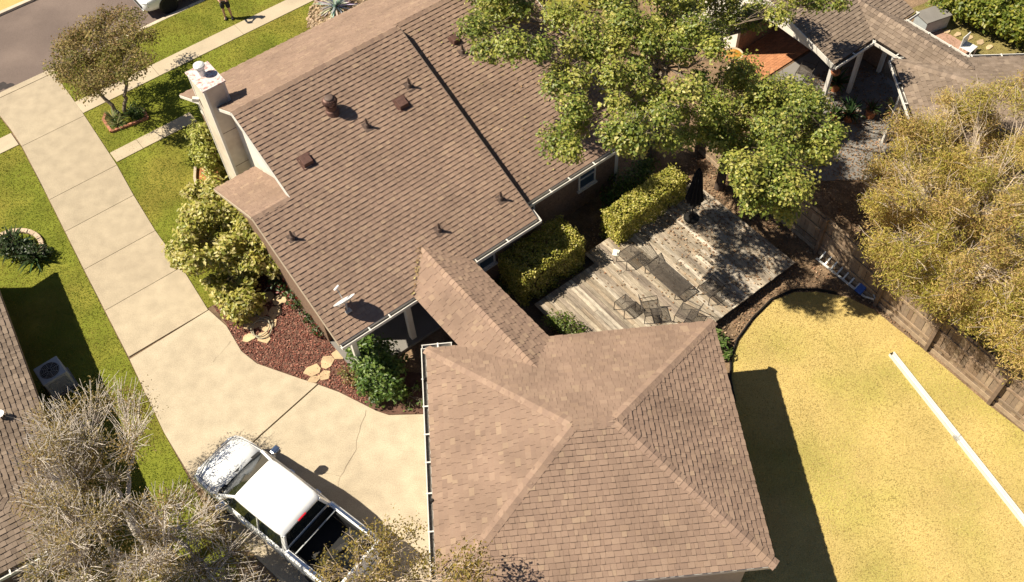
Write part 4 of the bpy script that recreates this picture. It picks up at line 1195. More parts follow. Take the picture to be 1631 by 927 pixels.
fc.build('face', MT['hair'], pn)
MB().bar((.11, 0, 1.71), (.145, 0, 1.675), .025, .025).build('nose', MT['skin'], pn, bevel=.008)
rc = MB().box(.26, .38, -.1, .1, 1.03, 1.07).box(.38, .40, -.08, .08, 1.04, 1.14).build('controller', MT['black_plastic'], None, bevel=.01)
rc.matrix_world = pn.matrix_basis.copy(); tag(rc, 'dark handheld controller held by the person', 'controller')

# ------------------------------------------------------------------ planting
# leaf clumps of each crown: x, y, z, radius in metres
CL_A = [(-0.04,24.81,7.48,0.58),(4.07,24.31,7.53,0.4),(6.15,25.7,6.42,0.41),(-0.63,25.14,6.58,0.59),(-0.23,25.51,6.41,0.59),(0.47,23.29,7.79,0.43),(1.02,26.04,6.29,0.38),(1.65,25.94,6.01,0.52),(2.17,23.9,7.64,0.48),(2.79,23.99,7.41,0.37),(3.82,24.18,7.5,0.56),(3.99,24.51,6.73,0.5),(4.81,25.65,6.36,0.59),(5.04,22.88,7.86,0.59),(6.04,24.25,7.05,0.55),(-0.13,24.72,6.07,0.59),(0.12,23.65,7.22,0.58),(0.86,23.23,7.09,0.43),(1.6,25.07,6.16,0.4),(2.39,24.0,6.32,0.37),(3.16,23.7,6.81,0.42),(3.52,23.27,6.91,0.46),(4.01,24.24,6.07,0.48),(4.83,23.01,7.46,0.59),(5.61,23.99,6.21,0.46),(5.85,23.42,6.59,0.47),(-0.63,21.4,7.95,0.47),(-0.33,22.72,6.96,0.43),(0.27,23.43,6.75,0.6),(1.88,22.11,7.56,0.57),(2.58,21.63,7.55,0.53),(3.49,22.59,6.73,0.53),(3.75,21.77,7.54,0.53),(4.35,21.62,7.3,0.5),(5.06,22.89,6.5,0.52),(5.64,21.6,7.29,0.55),(-0.24,22.0,6.7,0.56),(0.42,20.53,7.95,0.59),(1.2,20.43,7.87,0.47),(2.1,20.93,7.46,0.4),(2.76,21.13,7.33,0.46),(3.26,20.99,7.27,0.53),(3.67,21.94,6.88,0.52),(4.22,20.98,7.26,0.37),(5.32,22.66,6.11,0.39),(5.78,22.31,6.39,0.37),(1.78,20.82,6.75,0.37),(2.66,20.93,7.09,0.44),(3.05,19.57,7.64,0.46),(3.96,20.76,6.74,0.39),(3.71,19.71,7.47,0.42),(1.59,19.66,7.27,0.5),(2.23,19.67,7.44,0.43),(3.18,19.76,7.0,0.45),(4.12,20.34,6.35,0.42),(1.97,18.62,7.36,0.51),(3.03,18.42,7.58,0.41),(3.73,19.29,6.4,0.56),(4.48,19.16,6.73,0.55),(2.04,18.85,6.53,0.5),(2.85,17.45,7.49,0.52),(3.24,17.2,7.77,0.6),(4.21,17.78,7.56,0.41),(1.5,18.03,6.74,0.58),(1.73,17.5,6.92,0.4),(3.34,17.49,7.16,0.54),(4.32,17.56,6.95,0.44),(5.53,22.24,6.51,0.58),(6.54,22.75,6.03,0.49),(4.57,22.47,5.97,0.45),(5.04,21.23,6.93,0.52),(5.59,22.25,5.68,0.39),(6.03,20.69,7.25,0.48),(5.84,20.98,5.95,0.39),(4.55,19.63,6.73,0.44),(5.1,19.24,7.16,0.52),(7.2,26.47,5.31,0.4),(7.2,24.19,6.76,0.4),(8.4,26.14,5.32,0.43),(9.14,26.2,5.06,0.58),(9.16,23.99,6.38,0.52),(10.45,25.37,5.24,0.52),(10.39,23.99,6.46,0.4),(6.69,24.78,5.8,0.59),(7.34,24.31,5.94,0.43),(8.38,24.61,5.33,0.42),(8.52,23.14,6.29,0.46),(10.1,25.39,5.12,0.55),(9.91,24.07,6.1,0.6),(11.05,24.86,5.19,0.38),(7.04,24.12,5.49,0.37),(7.37,24.05,5.51,0.46),(8.15,24.53,5.08,0.59)]
CL_B = [(7.24,21.74,5.4,0.63),(6.31,22.18,4.34,0.41),(7.16,22.63,4.24,0.46),(7.4,22.02,4.73,0.47),(7.69,20.48,5.77,0.56),(8.66,21.48,4.77,0.6),(8.83,20.48,5.4,0.57),(5.46,21.23,4.43,0.41),(6.49,21.83,3.86,0.4),(6.19,20.05,5.69,0.64),(7.33,21.05,4.74,0.48),(7.66,20.82,5.09,0.6),(8.46,20.8,4.97,0.43),(8.55,19.58,5.86,0.6),(8.85,19.69,5.81,0.51),(5.26,19.52,5.11,0.42),(6.37,21.03,3.92,0.64),(6.23,19.96,4.86,0.62),(7.18,20.6,4.41,0.44),(7.42,19.4,5.45,0.45),(7.67,18.92,5.96,0.61),(8.94,19.86,4.68,0.43),(9.88,20.68,3.88,0.43),(9.13,18.65,5.78,0.44),(6.32,19.5,4.93,0.54),(6.87,19.6,4.5,0.4),(7.36,19.22,4.85,0.57),(7.57,18.06,5.59,0.63),(8.54,18.78,4.98,0.6),(8.79,18.5,5.29,0.53),(6.27,18.12,5.38,0.41),(6.48,17.35,5.91,0.62),(7.12,17.63,5.42,0.55),(7.33,17.49,5.77,0.45),(6.42,16.98,5.75,0.45),(6.96,17.53,5.17,0.62),(7.25,16.98,5.49,0.45),(7.67,16.86,5.63,0.62),(6.79,16.94,5.11,0.56),(7.91,17.52,3.94,0.52),(9.29,21.46,3.65,0.42),(9.54,21.59,4.06,0.51),(9.15,21.05,3.68,0.55),(9.33,20.22,4.24,0.64),(9.09,19.31,4.61,0.63)]
CL_E = [(17.06,22.37,3.53,0.69),(13.84,21.56,3.84,0.44),(14.28,21.23,3.66,0.56),(14.13,20.47,4.89,0.62),(15.98,21.94,3.54,0.65),(15.46,20.23,4.77,0.61),(11.81,19.73,4.58,0.69),(12.43,19.74,4.41,0.68),(13.44,20.63,3.61,0.7),(14.64,20.96,3.61,0.5),(14.53,20.31,4.2,0.46),(15.93,21.51,2.78,0.54),(16.6,20.8,3.07,0.43),(11.32,18.66,4.85,0.44),(12.91,20.47,3.24,0.64),(13.7,20.4,2.96,0.58),(14.75,20.5,2.82,0.46),(14.81,20.09,3.48,0.56),(15.42,19.88,3.18,0.59),(15.1,19.06,4.36,0.47),(11.12,19.18,3.61,0.57),(12.5,19.86,2.73,0.57),(12.48,19.51,3.43,0.43),(12.74,18.73,4.17,0.69),(13.23,18.49,4.31,0.69),(14.64,18.96,3.32,0.47),(15.2,19.25,3.68,0.64),(14.65,17.97,4.82,0.51),(10.95,18.53,3.79,0.59),(12.11,19.31,2.74,0.45),(11.59,17.56,4.92,0.5),(12.29,17.56,4.38,0.5),(13.68,18.32,3.53,0.61),(13.27,17.53,4.7,0.55),(15.39,19.04,2.93,0.44),(16.01,18.98,2.62,0.44),(10.05,16.94,4.69,0.44),(10.73,17.44,4.33,0.6),(10.97,16.87,4.88,0.46),(12.29,18.24,2.82,0.45),(11.96,16.62,4.74,0.63),(12.38,16.69,4.62,0.46),(14.18,17.94,3.32,0.43),(13.71,16.53,4.76,0.56),(15.08,17.96,3.23,0.7),(10.77,17.33,3.62,0.6),(11.83,17.76,2.93,0.57),(11.79,16.7,3.98,0.69),(12.21,16.94,3.79,0.58),(12.83,16.35,4.19,0.55),(13.81,16.82,3.3,0.46),(13.28,15.98,4.74,0.5),(13.8,15.62,4.89,0.46),(9.86,15.5,4.63,0.59),(10.86,16.08,3.52,0.61),(11.84,16.41,3.58,0.52),(11.7,15.95,4.32,0.54),(13.21,16.63,3.32,0.48),(12.74,15.06,4.75,0.57),(13.97,16.48,3.14,0.44),(14.98,16.71,2.86,0.57),(10.02,15.28,4.44,0.46),(10.31,14.85,4.97,0.58),(11.3,15.47,3.92,0.7),(11.89,15.53,3.84,0.69),(11.75,14.53,4.8,0.52),(13.63,15.87,2.93,0.44),(13.79,15.34,3.66,0.69),(14.39,15.56,3.28,0.64),(10.27,14.66,4.27,0.64),(11.32,15.08,2.92,0.48),(11.33,14.56,4.09,0.67),(12.54,15.21,2.85,0.59),(13.27,15.46,2.73,0.63),(13.25,14.71,3.41,0.6),(13.25,13.92,4.7,0.69),(11.04,14.05,4.17,0.64),(11.08,13.62,4.86,0.52),(12.23,14.04,3.61,0.67),(12.28,13.7,4.36,0.57),(12.65,13.4,4.51,0.47),(13.18,13.71,4.5,0.65),(11.67,13.24,4.15,0.49),(12.06,13.4,4.18,0.59),(13.0,13.4,3.64,0.51),(13.29,13.19,4.03,0.64),(12.25,12.53,4.51,0.65),(12.9,12.33,4.07,0.63),(12.21,11.63,4.89,0.68),(11.11,17.21,2.26,0.54),(11.86,17.09,2.04,0.42),(11.57,17.03,1.75,0.48),(11.91,16.69,2.15,0.61),(12.01,15.43,2.14,0.42),(12.24,15.32,2.42,0.43),(13.13,15.52,1.67,0.51),(13.46,15.23,2.19,0.4),(12.23,14.92,2.24,0.6),(13.0,14.98,2.11,0.49),(13.63,15.01,1.88,0.49),(13.94,14.64,1.84,0.45),(13.53,14.15,1.7,0.59),(13.69,13.75,2.05,0.59)]
CL_C = [(-12.22,12.53,3.61,0.51),(-11.65,12.82,3.35,0.54),(-11.05,13.22,3.22,0.62),(-10.29,13.17,3.16,0.58),(-9.97,12.8,3.07,0.54),(-11.47,11.46,4.24,0.65),(-11.6,12.01,3.64,0.58),(-10.89,11.64,3.74,0.63),(-9.75,11.5,3.78,0.65),(-11.4,10.73,4.86,0.52),(-11.25,11.08,3.87,0.58),(-10.96,11.66,3.07,0.64),(-12.16,10.9,3.09,0.47),(-10.9,10.49,3.44,0.54),(-10.92,10.92,3.38,0.68),(-10.23,10.91,3.13,0.44),(-11.42,9.8,4.44,0.55),(-10.7,9.56,4.7,0.65),(-9.63,9.2,4.82,0.57),(-9.83,9.83,3.56,0.42),(-9.44,10.01,3.24,0.43),(-8.15,9.25,4.91,0.55),(-11.33,9.36,3.79,0.5),(-10.24,8.68,4.58,0.49),(-10.21,9.3,4.17,0.48),(-10.0,9.41,3.46,0.47),(-8.96,9.13,3.56,0.61),(-8.7,9.06,3.24,0.58),(-10.92,8.26,4.26,0.6),(-10.81,8.73,3.93,0.56),(-10.26,8.48,3.69,0.54),(-9.48,8.41,3.6,0.57),(-8.85,8.46,3.62,0.49),(-8.08,8.19,4.29,0.45),(-10.71,7.85,4.86,0.42),(-10.87,8.39,3.06,0.49),(-9.61,7.64,4.82,0.43),(-9.18,7.66,4.25,0.42),(-8.49,7.63,4.79,0.53),(-8.23,7.8,3.97,0.45),(-8.91,10.77,1.88,0.56),(-8.13,10.52,1.99,0.42),(-8.07,9.91,2.24,0.61),(-8.06,9.65,1.89,0.56),(-7.4,9.29,1.87,0.67),(-8.39,8.9,2.07,0.68),(-8.26,8.65,2.02,0.56),(-7.36,8.68,1.62,0.55),(-7.88,8.46,1.84,0.66),(-7.16,8.05,1.77,0.62),(-6.71,7.99,2.01,0.65)]
CL_D = [(-4.22,9.07,2.56,0.38),(-4.01,9.6,1.8,0.34),(-3.36,9.09,3.03,0.51),(-2.88,9.39,2.27,0.45),(-5.01,8.89,1.97,0.41),(-4.01,8.47,3.2,0.38),(-3.46,8.63,3.23,0.4),(-3.36,8.48,3.38,0.47),(-2.76,8.78,1.81,0.38),(-2.24,8.16,3.25,0.35),(-5.03,8.37,2.29,0.33),(-4.74,8.28,2.53,0.38),(-3.88,8.23,2.19,0.4),(-3.3,8.0,3.4,0.45),(-2.73,7.96,2.88,0.42),(-2.43,8.53,1.85,0.34),(-4.69,7.99,2.17,0.38),(-4.1,7.67,3.16,0.42),(-3.8,7.68,3.22,0.44),(-3.44,7.84,1.87,0.5),(-2.67,7.81,1.88,0.4),(-1.39,7.59,4.35,0.47),(-1.29,7.9,4.12,0.51),(-1.72,7.53,4.01,0.39),(-1.22,7.3,4.36,0.44),(-1.75,7.03,4.19,0.47),(-1.11,6.88,4.18,0.4),(-0.85,7.13,3.69,0.32)]
CL_M = [(-14.6,29.07,3.11,0.46),(-14.55,29.9,2.55,0.42),(-14.03,29.46,3.19,0.4),(-14.08,30.57,2.33,0.48),(-13.02,29.12,3.18,0.53),(-15.12,28.51,3.09,0.49),(-15.03,29.05,2.67,0.47),(-14.42,29.33,2.64,0.4),(-13.67,28.72,2.91,0.45),(-13.72,29.6,2.4,0.35),(-12.57,27.82,3.57,0.47),(-12.35,28.35,2.95,0.42),(-15.7,28.87,2.46,0.54),(-14.95,28.02,3.01,0.46),(-14.94,29.05,2.47,0.49),(-14.0,27.86,3.36,0.49),(-13.93,28.78,2.47,0.5),(-13.23,27.66,3.21,0.39),(-12.82,27.51,3.33,0.46),(-15.57,28.19,2.6,0.45),(-14.71,27.18,3.09,0.44),(-14.47,27.62,2.83,0.39),(-14.36,28.32,2.35,0.37),(-13.51,27.11,3.15,0.44),(-13.18,27.75,2.76,0.5),(-12.39,26.78,3.46,0.34),(-11.99,26.52,3.44,0.37),(-15.09,26.31,3.52,0.4),(-14.67,26.13,3.59,0.4),(-14.69,26.88,3.19,0.35),(-14.5,27.59,2.55,0.54),(-14.0,26.96,2.75,0.38),(-13.72,27.03,2.55,0.53),(-13.07,27.03,2.65,0.49),(-12.67,27.11,2.59,0.46),(-15.5,27.39,2.3,0.41),(-15.09,27.0,2.4,0.45),(-14.09,26.25,3.06,0.45),(-13.55,25.97,3.13,0.45),(-13.58,27.01,2.45,0.52),(-12.56,25.8,3.46,0.46),(-13.72,25.08,3.58,0.55),(-13.63,25.45,3.25,0.42)]
CL_Y = [(-9.84,22.29,1.33,0.49),(-10.41,22.1,1.43,0.33),(-9.5,21.57,1.83,0.37),(-8.67,20.89,2.02,0.36),(-10.44,21.02,1.41,0.32),(-10.26,21.25,1.34,0.44),(-9.58,20.62,1.97,0.52),(-8.84,20.71,1.62,0.52),(-8.32,20.92,1.49,0.51),(-9.99,19.6,2.04,0.32),(-10.02,20.12,1.89,0.43),(-9.71,20.82,1.2,0.34),(-9.2,20.43,1.13,0.35),(-8.2,20.08,1.9,0.45),(-10.45,19.53,1.42,0.48),(-10.0,20.2,1.15,0.44),(-9.36,20.02,1.2,0.39),(-8.66,19.2,2.01,0.44),(-8.42,19.62,1.51,0.35),(-7.8,19.59,1.69,0.5),(-10.29,19.19,1.55,0.42),(-9.76,18.72,1.9,0.45),(-9.31,18.99,1.66,0.43),(-8.89,19.02,1.39,0.45),(-8.05,18.89,1.55,0.43),(-7.75,19.21,1.2,0.51),(-7.45,18.91,1.21,0.42),(-9.64,19.02,0.37,0.34),(-8.44,18.75,0.74,0.36),(-9.06,18.29,0.71,0.45),(-8.99,18.42,0.63,0.35),(-8.42,18.0,0.72,0.45),(-8.65,17.78,0.6,0.51),(-8.32,18.1,0.41,0.51)]


def leaf_mesh(name, P, N, size, cols, mat, parent, elong=1.5, fold=.25, jit=.35):
    """one folded leaf (two triangles) at each point P, its face turned towards N"""
    n = len(P)
    N = N + npr.normal(0, jit, (n, 3)); N /= np.linalg.norm(N, axis=1)[:, None] + 1e-9
    A = npr.normal(0, 1, (n, 3)); A -= N * (A * N).sum(1)[:, None]; A /= np.linalg.norm(A, axis=1)[:, None] + 1e-9
    B = np.cross(N, A)
    L = size * npr.uniform(.65, 1.25, n)[:, None]; W = L / elong
    V = np.empty((n, 4, 3))
    V[:, 0] = P - A * L * .5
    V[:, 1] = P + B * W * .5 + N * W * fold
    V[:, 2] = P + A * L * .5
    V[:, 3] = P - B * W * .5 + N * W * fold
    F = np.empty((n, 2, 3), int); i4 = np.arange(n) * 4
    F[:, 0] = np.c_[i4, i4 + 2, i4 + 1]; F[:, 1] = np.c_[i4, i4 + 3, i4 + 2]
    return np_mesh(name, V.reshape(-1, 3), F.reshape(-1, 3), np.repeat(cols, 2, 0), MT[mat], parent)


def pick(pal, n, sp=.18, idx=None):
    pal = np.array(pal)
    k = npr.integers(0, len(pal), n)
    if idx is not None:                                   # sprays of leaves differ in hue from one another
        fav = npr.integers(0, len(pal), idx.max() + 1); k = np.where(npr.uniform(0, 1, n) < .4, fav[idx], k)
    return pal[k] * npr.uniform(1 - sp, 1 + sp, (n, 1))


def clump_leaves(cl, per, r_exp=.45, squash=.75):
    """points through ellipsoidal clumps, denser towards their skin, and outward directions"""
    PP, NN, II = [], [], []
    for ci, (x, y, z, r) in enumerate(cl):
        n = int(per * (r / .5) ** 2)
        d = npr.normal(0, 1, (n, 3)); d /= np.linalg.norm(d, axis=1)[:, None]
        rad = r * npr.uniform(0, 1, n) ** r_exp * npr.uniform(.75, 1.2, n)
        # uneven skin
        rad *= 1 + .22 * np.sin(d[:, 0] * 5 + x * 3) * np.sin(d[:, 1] * 5 + y * 3)
        PP.append(np.array([x, y, z]) + d * rad[:, None] * np.array([1, 1, squash]))
        NN.append(d * .6 + np.array([0, 0, .7])); II.append(np.full(n, ci))
    return np.concatenate(PP), np.concatenate(NN), np.concatenate(II)


class Limbs:
    def __init__(s): s.seg = []

    def limb(s, a, b, r0, r1, bend=.12, k=5):
        a, b = np.array(a, float), np.array(b, float); L = np.linalg.norm(b - a)
        mid = npr.normal(0, bend * L, 3); mid[2] = abs(mid[2]) * .4
        pts = []
        for i in range(k + 1):
            t = i / k; pts.append(a + (b - a) * t + mid * 4 * t * (1 - t) * .5 + (npr.normal(0, .02 * L, 3) if 0 < i < k else 0))
        for i in range(k):
            s.seg.append((pts[i], pts[i + 1], r0 + (r1 - r0) * i / k, r0 + (r1 - r0) * (i + 1) / k))
        return pts

    def build(s, name, mat, parent, n=5):
        P0 = np.array([q[0] for q in s.seg]); P1 = np.array([q[1] for q in s.seg])
        r0 = np.array([q[2] for q in s.seg]); r1 = np.array([q[3] for q in s.seg])
        D = P1 - P0; D /= np.linalg.norm(D, axis=1)[:, None] + 1e-9
        ref = np.where(np.abs(D[:, 2:3]) > .9, np.array([[1., 0, 0]]), np.array([[0, 0, 1.]]))
        A = np.cross(D, ref); A /= np.linalg.norm(A, axis=1)[:, None]; B = np.cross(D, A)
        m = len(P0); V = np.empty((m, 2 * n, 3))
        for k in range(n):
            t = 2 * math.pi * k / n; o = A * math.cos(t) + B * math.sin(t)
            V[:, k] = P0 + o * r0[:, None]; V[:, n + k] = P1 + D * (r1 * .3)[:, None] + o * r1[:, None]
        F = np.empty((m, n, 4), int); b = np.arange(m)[:, None] * 2 * n
        for k in range(n):
            F[:, k] = b + np.array([k, (k + 1) % n, n + (k + 1) % n, n + k])
        return np_mesh(name, V.reshape(-1, 3), F.reshape(-1, 4), np.ones((m * n, 3)), MT[mat], parent, smooth=True)


def big_tree(name, label, base, clumps, trunk_top, r, bark, leafmat, pal, per, size, twigs=6, elong=1.5, fork=5, lean=None, group=None, twig_r=.008, squash=.75, jit=.35, stems=1, r_exp=.45, twig_out=1.):
    t = empty(name, base, 0, label, 'tree', group)
    b = np.array(base); cl = [(x - b[0], y - b[1], z - b[2], q) for x, y, z, q in clumps]
    C = np.array([c[:3] for c in cl])
    tr = Limbs(); tops = []
    for s_ in range(stems):
        off = np.array([0, 0, 0]) if stems == 1 else np.array([.22 * math.cos(s_ * 6.283 / stems), .22 * math.sin(s_ * 6.283 / stems), 0])
        top = np.array(trunk_top) + off * 3.2
        tops.append(tr.limb(off * .5, top, r, r * .68, .05, 7)[-1])
    tr.build('trunk', bark, t, 10)
    lb = Limbs()
    # main boughs to groups of clumps
    order = npr.permutation(len(C)); cen = C[order[:fork]].copy()
    for it in range(6):
        g_ = np.argmin(((C[:, None] - cen[None]) ** 2).sum(2), 1)
        for k in range(fork):
            if (g_ == k).any(): cen[k] = C[g_ == k].mean(0)
    for k in range(fork):
        idx = np.where(g_ == k)[0]
        if not len(idx): continue
        tp = tops[int(np.argmin([np.linalg.norm(q - cen[k]) for q in tops]))]
        hub = tp + (cen[k] - tp) * .72; hub[2] -= .25
        pts = lb.limb(tp * (1 - .06 * (k % 3)), hub, r * .5, r * .22, .1, 6)
        for i in idx:
            src = pts[int(npr.integers(3, 7))]
            e = lb.limb(src, C[i], r * .15, .012, .12, 5)
            for w in range(twigs):
                d = npr.normal(0, 1, 3); d[2] = abs(d[2]) * .6 + .1; d /= np.linalg.norm(d)
                s0 = e[int(npr.integers(2, 6))]
                q = lb.limb(s0, C[i] + d * cl[i][3] * npr.uniform(.7, 1.15) * twig_out, twig_r, twig_r * .45, .1, 3)
                if npr.uniform() < .6:
                    d2 = d + npr.normal(0, .6, 3); lb.limb(q[1], q[1] + d2 * cl[i][3] * .5, twig_r * .7, twig_r * .35, .08, 2)
    lb.build('branches', bark, t, 5)
    P, N, I = clump_leaves(cl, per, r_exp, squash)
    o = leaf_mesh('crown', P, N, size, pick(pal, len(P), .18, I), leafmat, t, elong, jit=jit)
    return t


SWEET = [(0.255, 0.287, 0.049), (0.322, 0.337, 0.062), (0.407, 0.392, 0.086), (0.187, 0.232, 0.041), (0.475, 0.433, 0.129), (0.152, 0.192, 0.034)]
big_tree('broadleaf_tree', 'large leafy green tree overhanging the right end of the house roof', (5.25, 23.6, 0), CL_A, (-.1, .1, 4.2), .26, 'bark', 'leaf', SWEET, 560, .108, 7, 1.4, fork=9, twig_r=.012)
big_tree('broadleaf_tree', 'smaller leafy green tree over the fence corner by the deck', (7.35, 21.95, 0), CL_B, (.05, .1, 3.0), .17, 'dark_bark', 'leaf', SWEET, 560, .108, 7, 1.4, fork=6, twig_r=.012)
FEATH = [(0.470, 0.382, 0.082), (0.538, 0.403, 0.109), (0.381, 0.338, 0.060), (0.515, 0.361, 0.142), (0.616, 0.470, 0.186), (0.426, 0.284, 0.109), (0.336, 0.306, 0.054)]
big_tree('feathery_tree', 'wide yellow-brown feathery tree over the fence at the right', (13.9, 17.6, 0), CL_E, (-.1, .2, 2.2), .2, 'pale_bark', 'dull_leaf', FEATH, 1300, .10, 10, 4.6, fork=10, twig_r=.012, jit=1.1, twig_out=1.2, r_exp=.6)
OLIVE = [(0.240, 0.190, 0.063), (0.300, 0.230, 0.075), (0.192, 0.167, 0.052), (0.360, 0.270, 0.103), (0.288, 0.196, 0.069), (0.408, 0.310, 0.149)]
big_tree('twiggy_tree', 'wide half-bare tree with pale twigs at the lower left', (-9.75, 9.6, 0), CL_C, (-.1, .3, 2.2), .16, 'grey_bark', 'dull_leaf', OLIVE, 460, .062, 34, 1.9, fork=8, twig_r=.0095, jit=.8, stems=3, twig_out=1.15)
big_tree('twiggy_tree', 'small olive-yellow tree in front of the truck tail at the bottom edge', (-3.55, 7.75, 0), CL_D, (-.45, .85, 1.5), .075, 'pale_bark', 'dull_leaf', [(.24, .19, .04), (.30, .22, .055), (.19, .16, .04), (.33, .24, .08)], 260, .075, 8, 1.7, fork=4, twig_r=.008, jit=.8)
MYR = [(0.250, 0.203, 0.066), (0.312, 0.238, 0.084), (0.200, 0.182, 0.054), (0.375, 0.280, 0.120), (0.275, 0.182, 0.078), (0.175, 0.175, 0.042)]
big_tree('crape_myrtle', 'round brownish-green small tree standing in the brick bed by the driveway', (-14.25, 27.62, .05), CL_M, (-.05, .15, 1.5), .075, 'bark', 'dull_leaf', MYR, 420, .09, 9, 1.6, fork=6, twig_r=.007, jit=.8, stems=2)


def bush(name, label, base, cl, per, size, pal, mat='leaf', elong=1.6, group=None, cat='shrub', jit=.4, stems=7, squash=.8):
    t = empty(name, base, 0, label, cat, group); b = np.array(base)
    c2 = [(x - b[0], y - b[1], z - b[2], r) for x, y, z, r in cl]
    lb = Limbs()
    for x, y, z, r in c2:
        e = lb.limb((x * .05, y * .05, 0), (x, y, z), .022, .008, .1, 4)
        for k in range(stems):
            d = npr.normal(0, 1, 3); d[2] = abs(d[2]); d /= np.linalg.norm(d)
            lb.limb(e[int(npr.integers(1, 4))], np.array([x, y, z]) + d * r * .9, .007, .004, .1, 2)
    lb.build('stems', 'bark', t, 4)
    P, N, I = clump_leaves(c2, per, .4, squash); keep = P[:, 2] > -b[2] + .01
    P, N = P[keep], N[keep]
    leaf_mesh('foliage', P, N, size, pick(pal, len(P)), mat, t, elong, jit=jit)
    return t


YEL = [(0.462, 0.414, 0.094), (0.396, 0.375, 0.072), (0.528, 0.459, 0.143), (0.297, 0.308, 0.055), (0.594, 0.526, 0.231), (0.220, 0.241, 0.039)]
bush('yellow_shrub', 'tall yellow-green shrub between driveway and the left gable', (-9.1, 20.3, 0), CL_Y + [(-9.6, 20.8, .5, .6), (-8.6, 19.6, .5, .6), (-9.0, 20.3, 1.0, .7)], 620, .17, YEL, elong=2.0)
bush('leafy_shrub', 'light green shrub beside the chimney foot', (-10.55, 24.8, 0), [(-10.72, 25.3, 1.0, .5), (-10.5, 24.9, 1.25, .5), (-10.35, 24.3, .9, .5), (-10.75, 24.8, .6, .45), (-10.3, 24.0, .45, .35), (-10.55, 25.6, .55, .4)], 520, .17, [(.36, .38, .07), (.43, .42, .10), (.28, .31, .055), (.50, .47, .14)], elong=2.6)
DKG = [(0.074, 0.137, 0.023), (0.108, 0.176, 0.029), (0.149, 0.221, 0.039), (0.061, 0.111, 0.021), (0.203, 0.273, 0.065), (0.095, 0.156, 0.039)]
bush('glossy_shrub', 'dense dark green glossy shrub in front of the porch', (-4.05, 14.85, 0), [(-4.15, 14.95, .95, .5), (-3.85, 14.6, .75, .42), (-4.5, 15.3, .75, .48), (-4.45, 14.75, .55, .4), (-3.6, 14.5, .4, .35), (-4.6, 15.75, .9, .5), (-4.1, 15.5, 1.1, .5), (-3.7, 15.2, .75, .45), (-4.2, 14.4, .35, .3)], 640, .13, DKG, elong=1.6)
bush('low_shrub', 'low red-tinged shrub at the corner of the driveway bed', (-5.0, 15.2, 0), [(-5.05, 15.25, .22, .28), (-4.8, 15.0, .25, .28), (-5.3, 15.45, .18, .22), (-4.75, 15.4, .3, .3)], 420, .08, [(.20, .17, .04), (.26, .15, .06), (.14, .15, .03), (.32, .25, .1)])
bush('low_shrub', 'tiny plants at the foot of the porch wall', (-3.3, 14.55, 0), [(-3.4, 14.6, .15, .25), (-3.0, 14.75, .15, .2), (-2.85, 14.2, .12, .18), (-3.3, 14.15, .1, .2)], 300, .08, DKG)
bush('red_shrub', 'dark shrub with red flowers under the left rake', (-7.05, 18.35, 0), [(-7.2, 18.6, .5, .4), (-6.8, 18.1, .45, .4), (-7.5, 18.9, .4, .35), (-6.4, 17.5, .3, .3), (-6.1, 17.0, .25, .28)], 420, .11, [(.05, .09, .02), (.07, .11, .025), (.20, .03, .02), (.04, .07, .02)])


# clipped hedges
def hedge(name, label, path, w, h, per, group=None):
    base = path[0]
    t = empty(name, uvw(base[0], base[1]), HA, label, 'hedge', group)
    PP, NN, lb = [], [], Limbs()
    loc = [(p[0] - base[0], -(p[1] - base[1])) for p in path]
    for (a, b) in zip(loc, loc[1:]):
        a, b = np.array(a), np.array(b); L = np.linalg.norm(b - a); d = (b - a) / L; s = np.array([-d[1], d[0]])
        n = int(per * L * (w + 2 * h))
        q = npr.uniform(0, w + 2 * h, n); l_ = npr.uniform(-w / 2 * .9, L + w / 2 * .9, n)
        off = np.where(q < h, -w / 2, np.where(q > h + w, w / 2, q - h - w / 2)); z = np.where(q < h, q, np.where(q > h + w, q - h - w, h))
        nn = np.where((q < h)[:, None], np.r_[-s, 0.][None], np.where((q > h + w)[:, None], np.r_[s, 0.][None], np.array([[0, 0, 1.]])))
        lump = .05 * np.sin(l_ * 5.1 + q * 3) + .04 * np.sin(l_ * 11 + q * 7)
        P = np.c_[a[None] + l_[:, None] * d + off[:, None] * s, z] + nn * (lump + npr.uniform(-.14, .03, n))[:, None] + npr.normal(0, .015, (n, 3))
        # round the shoulders
        edge = np.clip((np.abs(off) - (w / 2 - .15)) / .15, 0, 1) * np.clip((z - (h - .15)) / .15, 0, 1)
        P[:, 2] -= edge * .09
        # close the two ends
        m = int(per * w * h)
        for e, c in ((-1, a), (1, b)):
            o = npr.uniform(-w / 2, w / 2, m); zz = npr.uniform(0, h, m)
            PP.append(np.c_[c[None] + (d * e * w / 2 * .92)[None] + o[:, None] * s, zz] + npr.normal(0, .05, (m, 3))); NN.append(np.tile(np.r_[d * e, .3], (m, 1)))
        PP.append(P); NN.append(nn + np.array([0, 0, .3]))
        k = int(L / .22)
        for i in range(k + 1):
            c = a + d * L * i / max(k, 1)
            for j in range(5):
                o = s * npr.uniform(-w / 2, w / 2) * .8; lb.limb((c[0], c[1], 0), (c[0] + o[0], c[1] + o[1], h * .9), .012, .005, .1, 3)
    lb.build('stems', 'dark_bark', t, 4)
    P, N = np.concatenate(PP), np.concatenate(NN)
    # leaves over the top, sides and ends
    leaf_mesh('foliage', P, N, .075, pick(YELH, len(P)), 'leaf', t, 1.5, jit=.45)
    return t


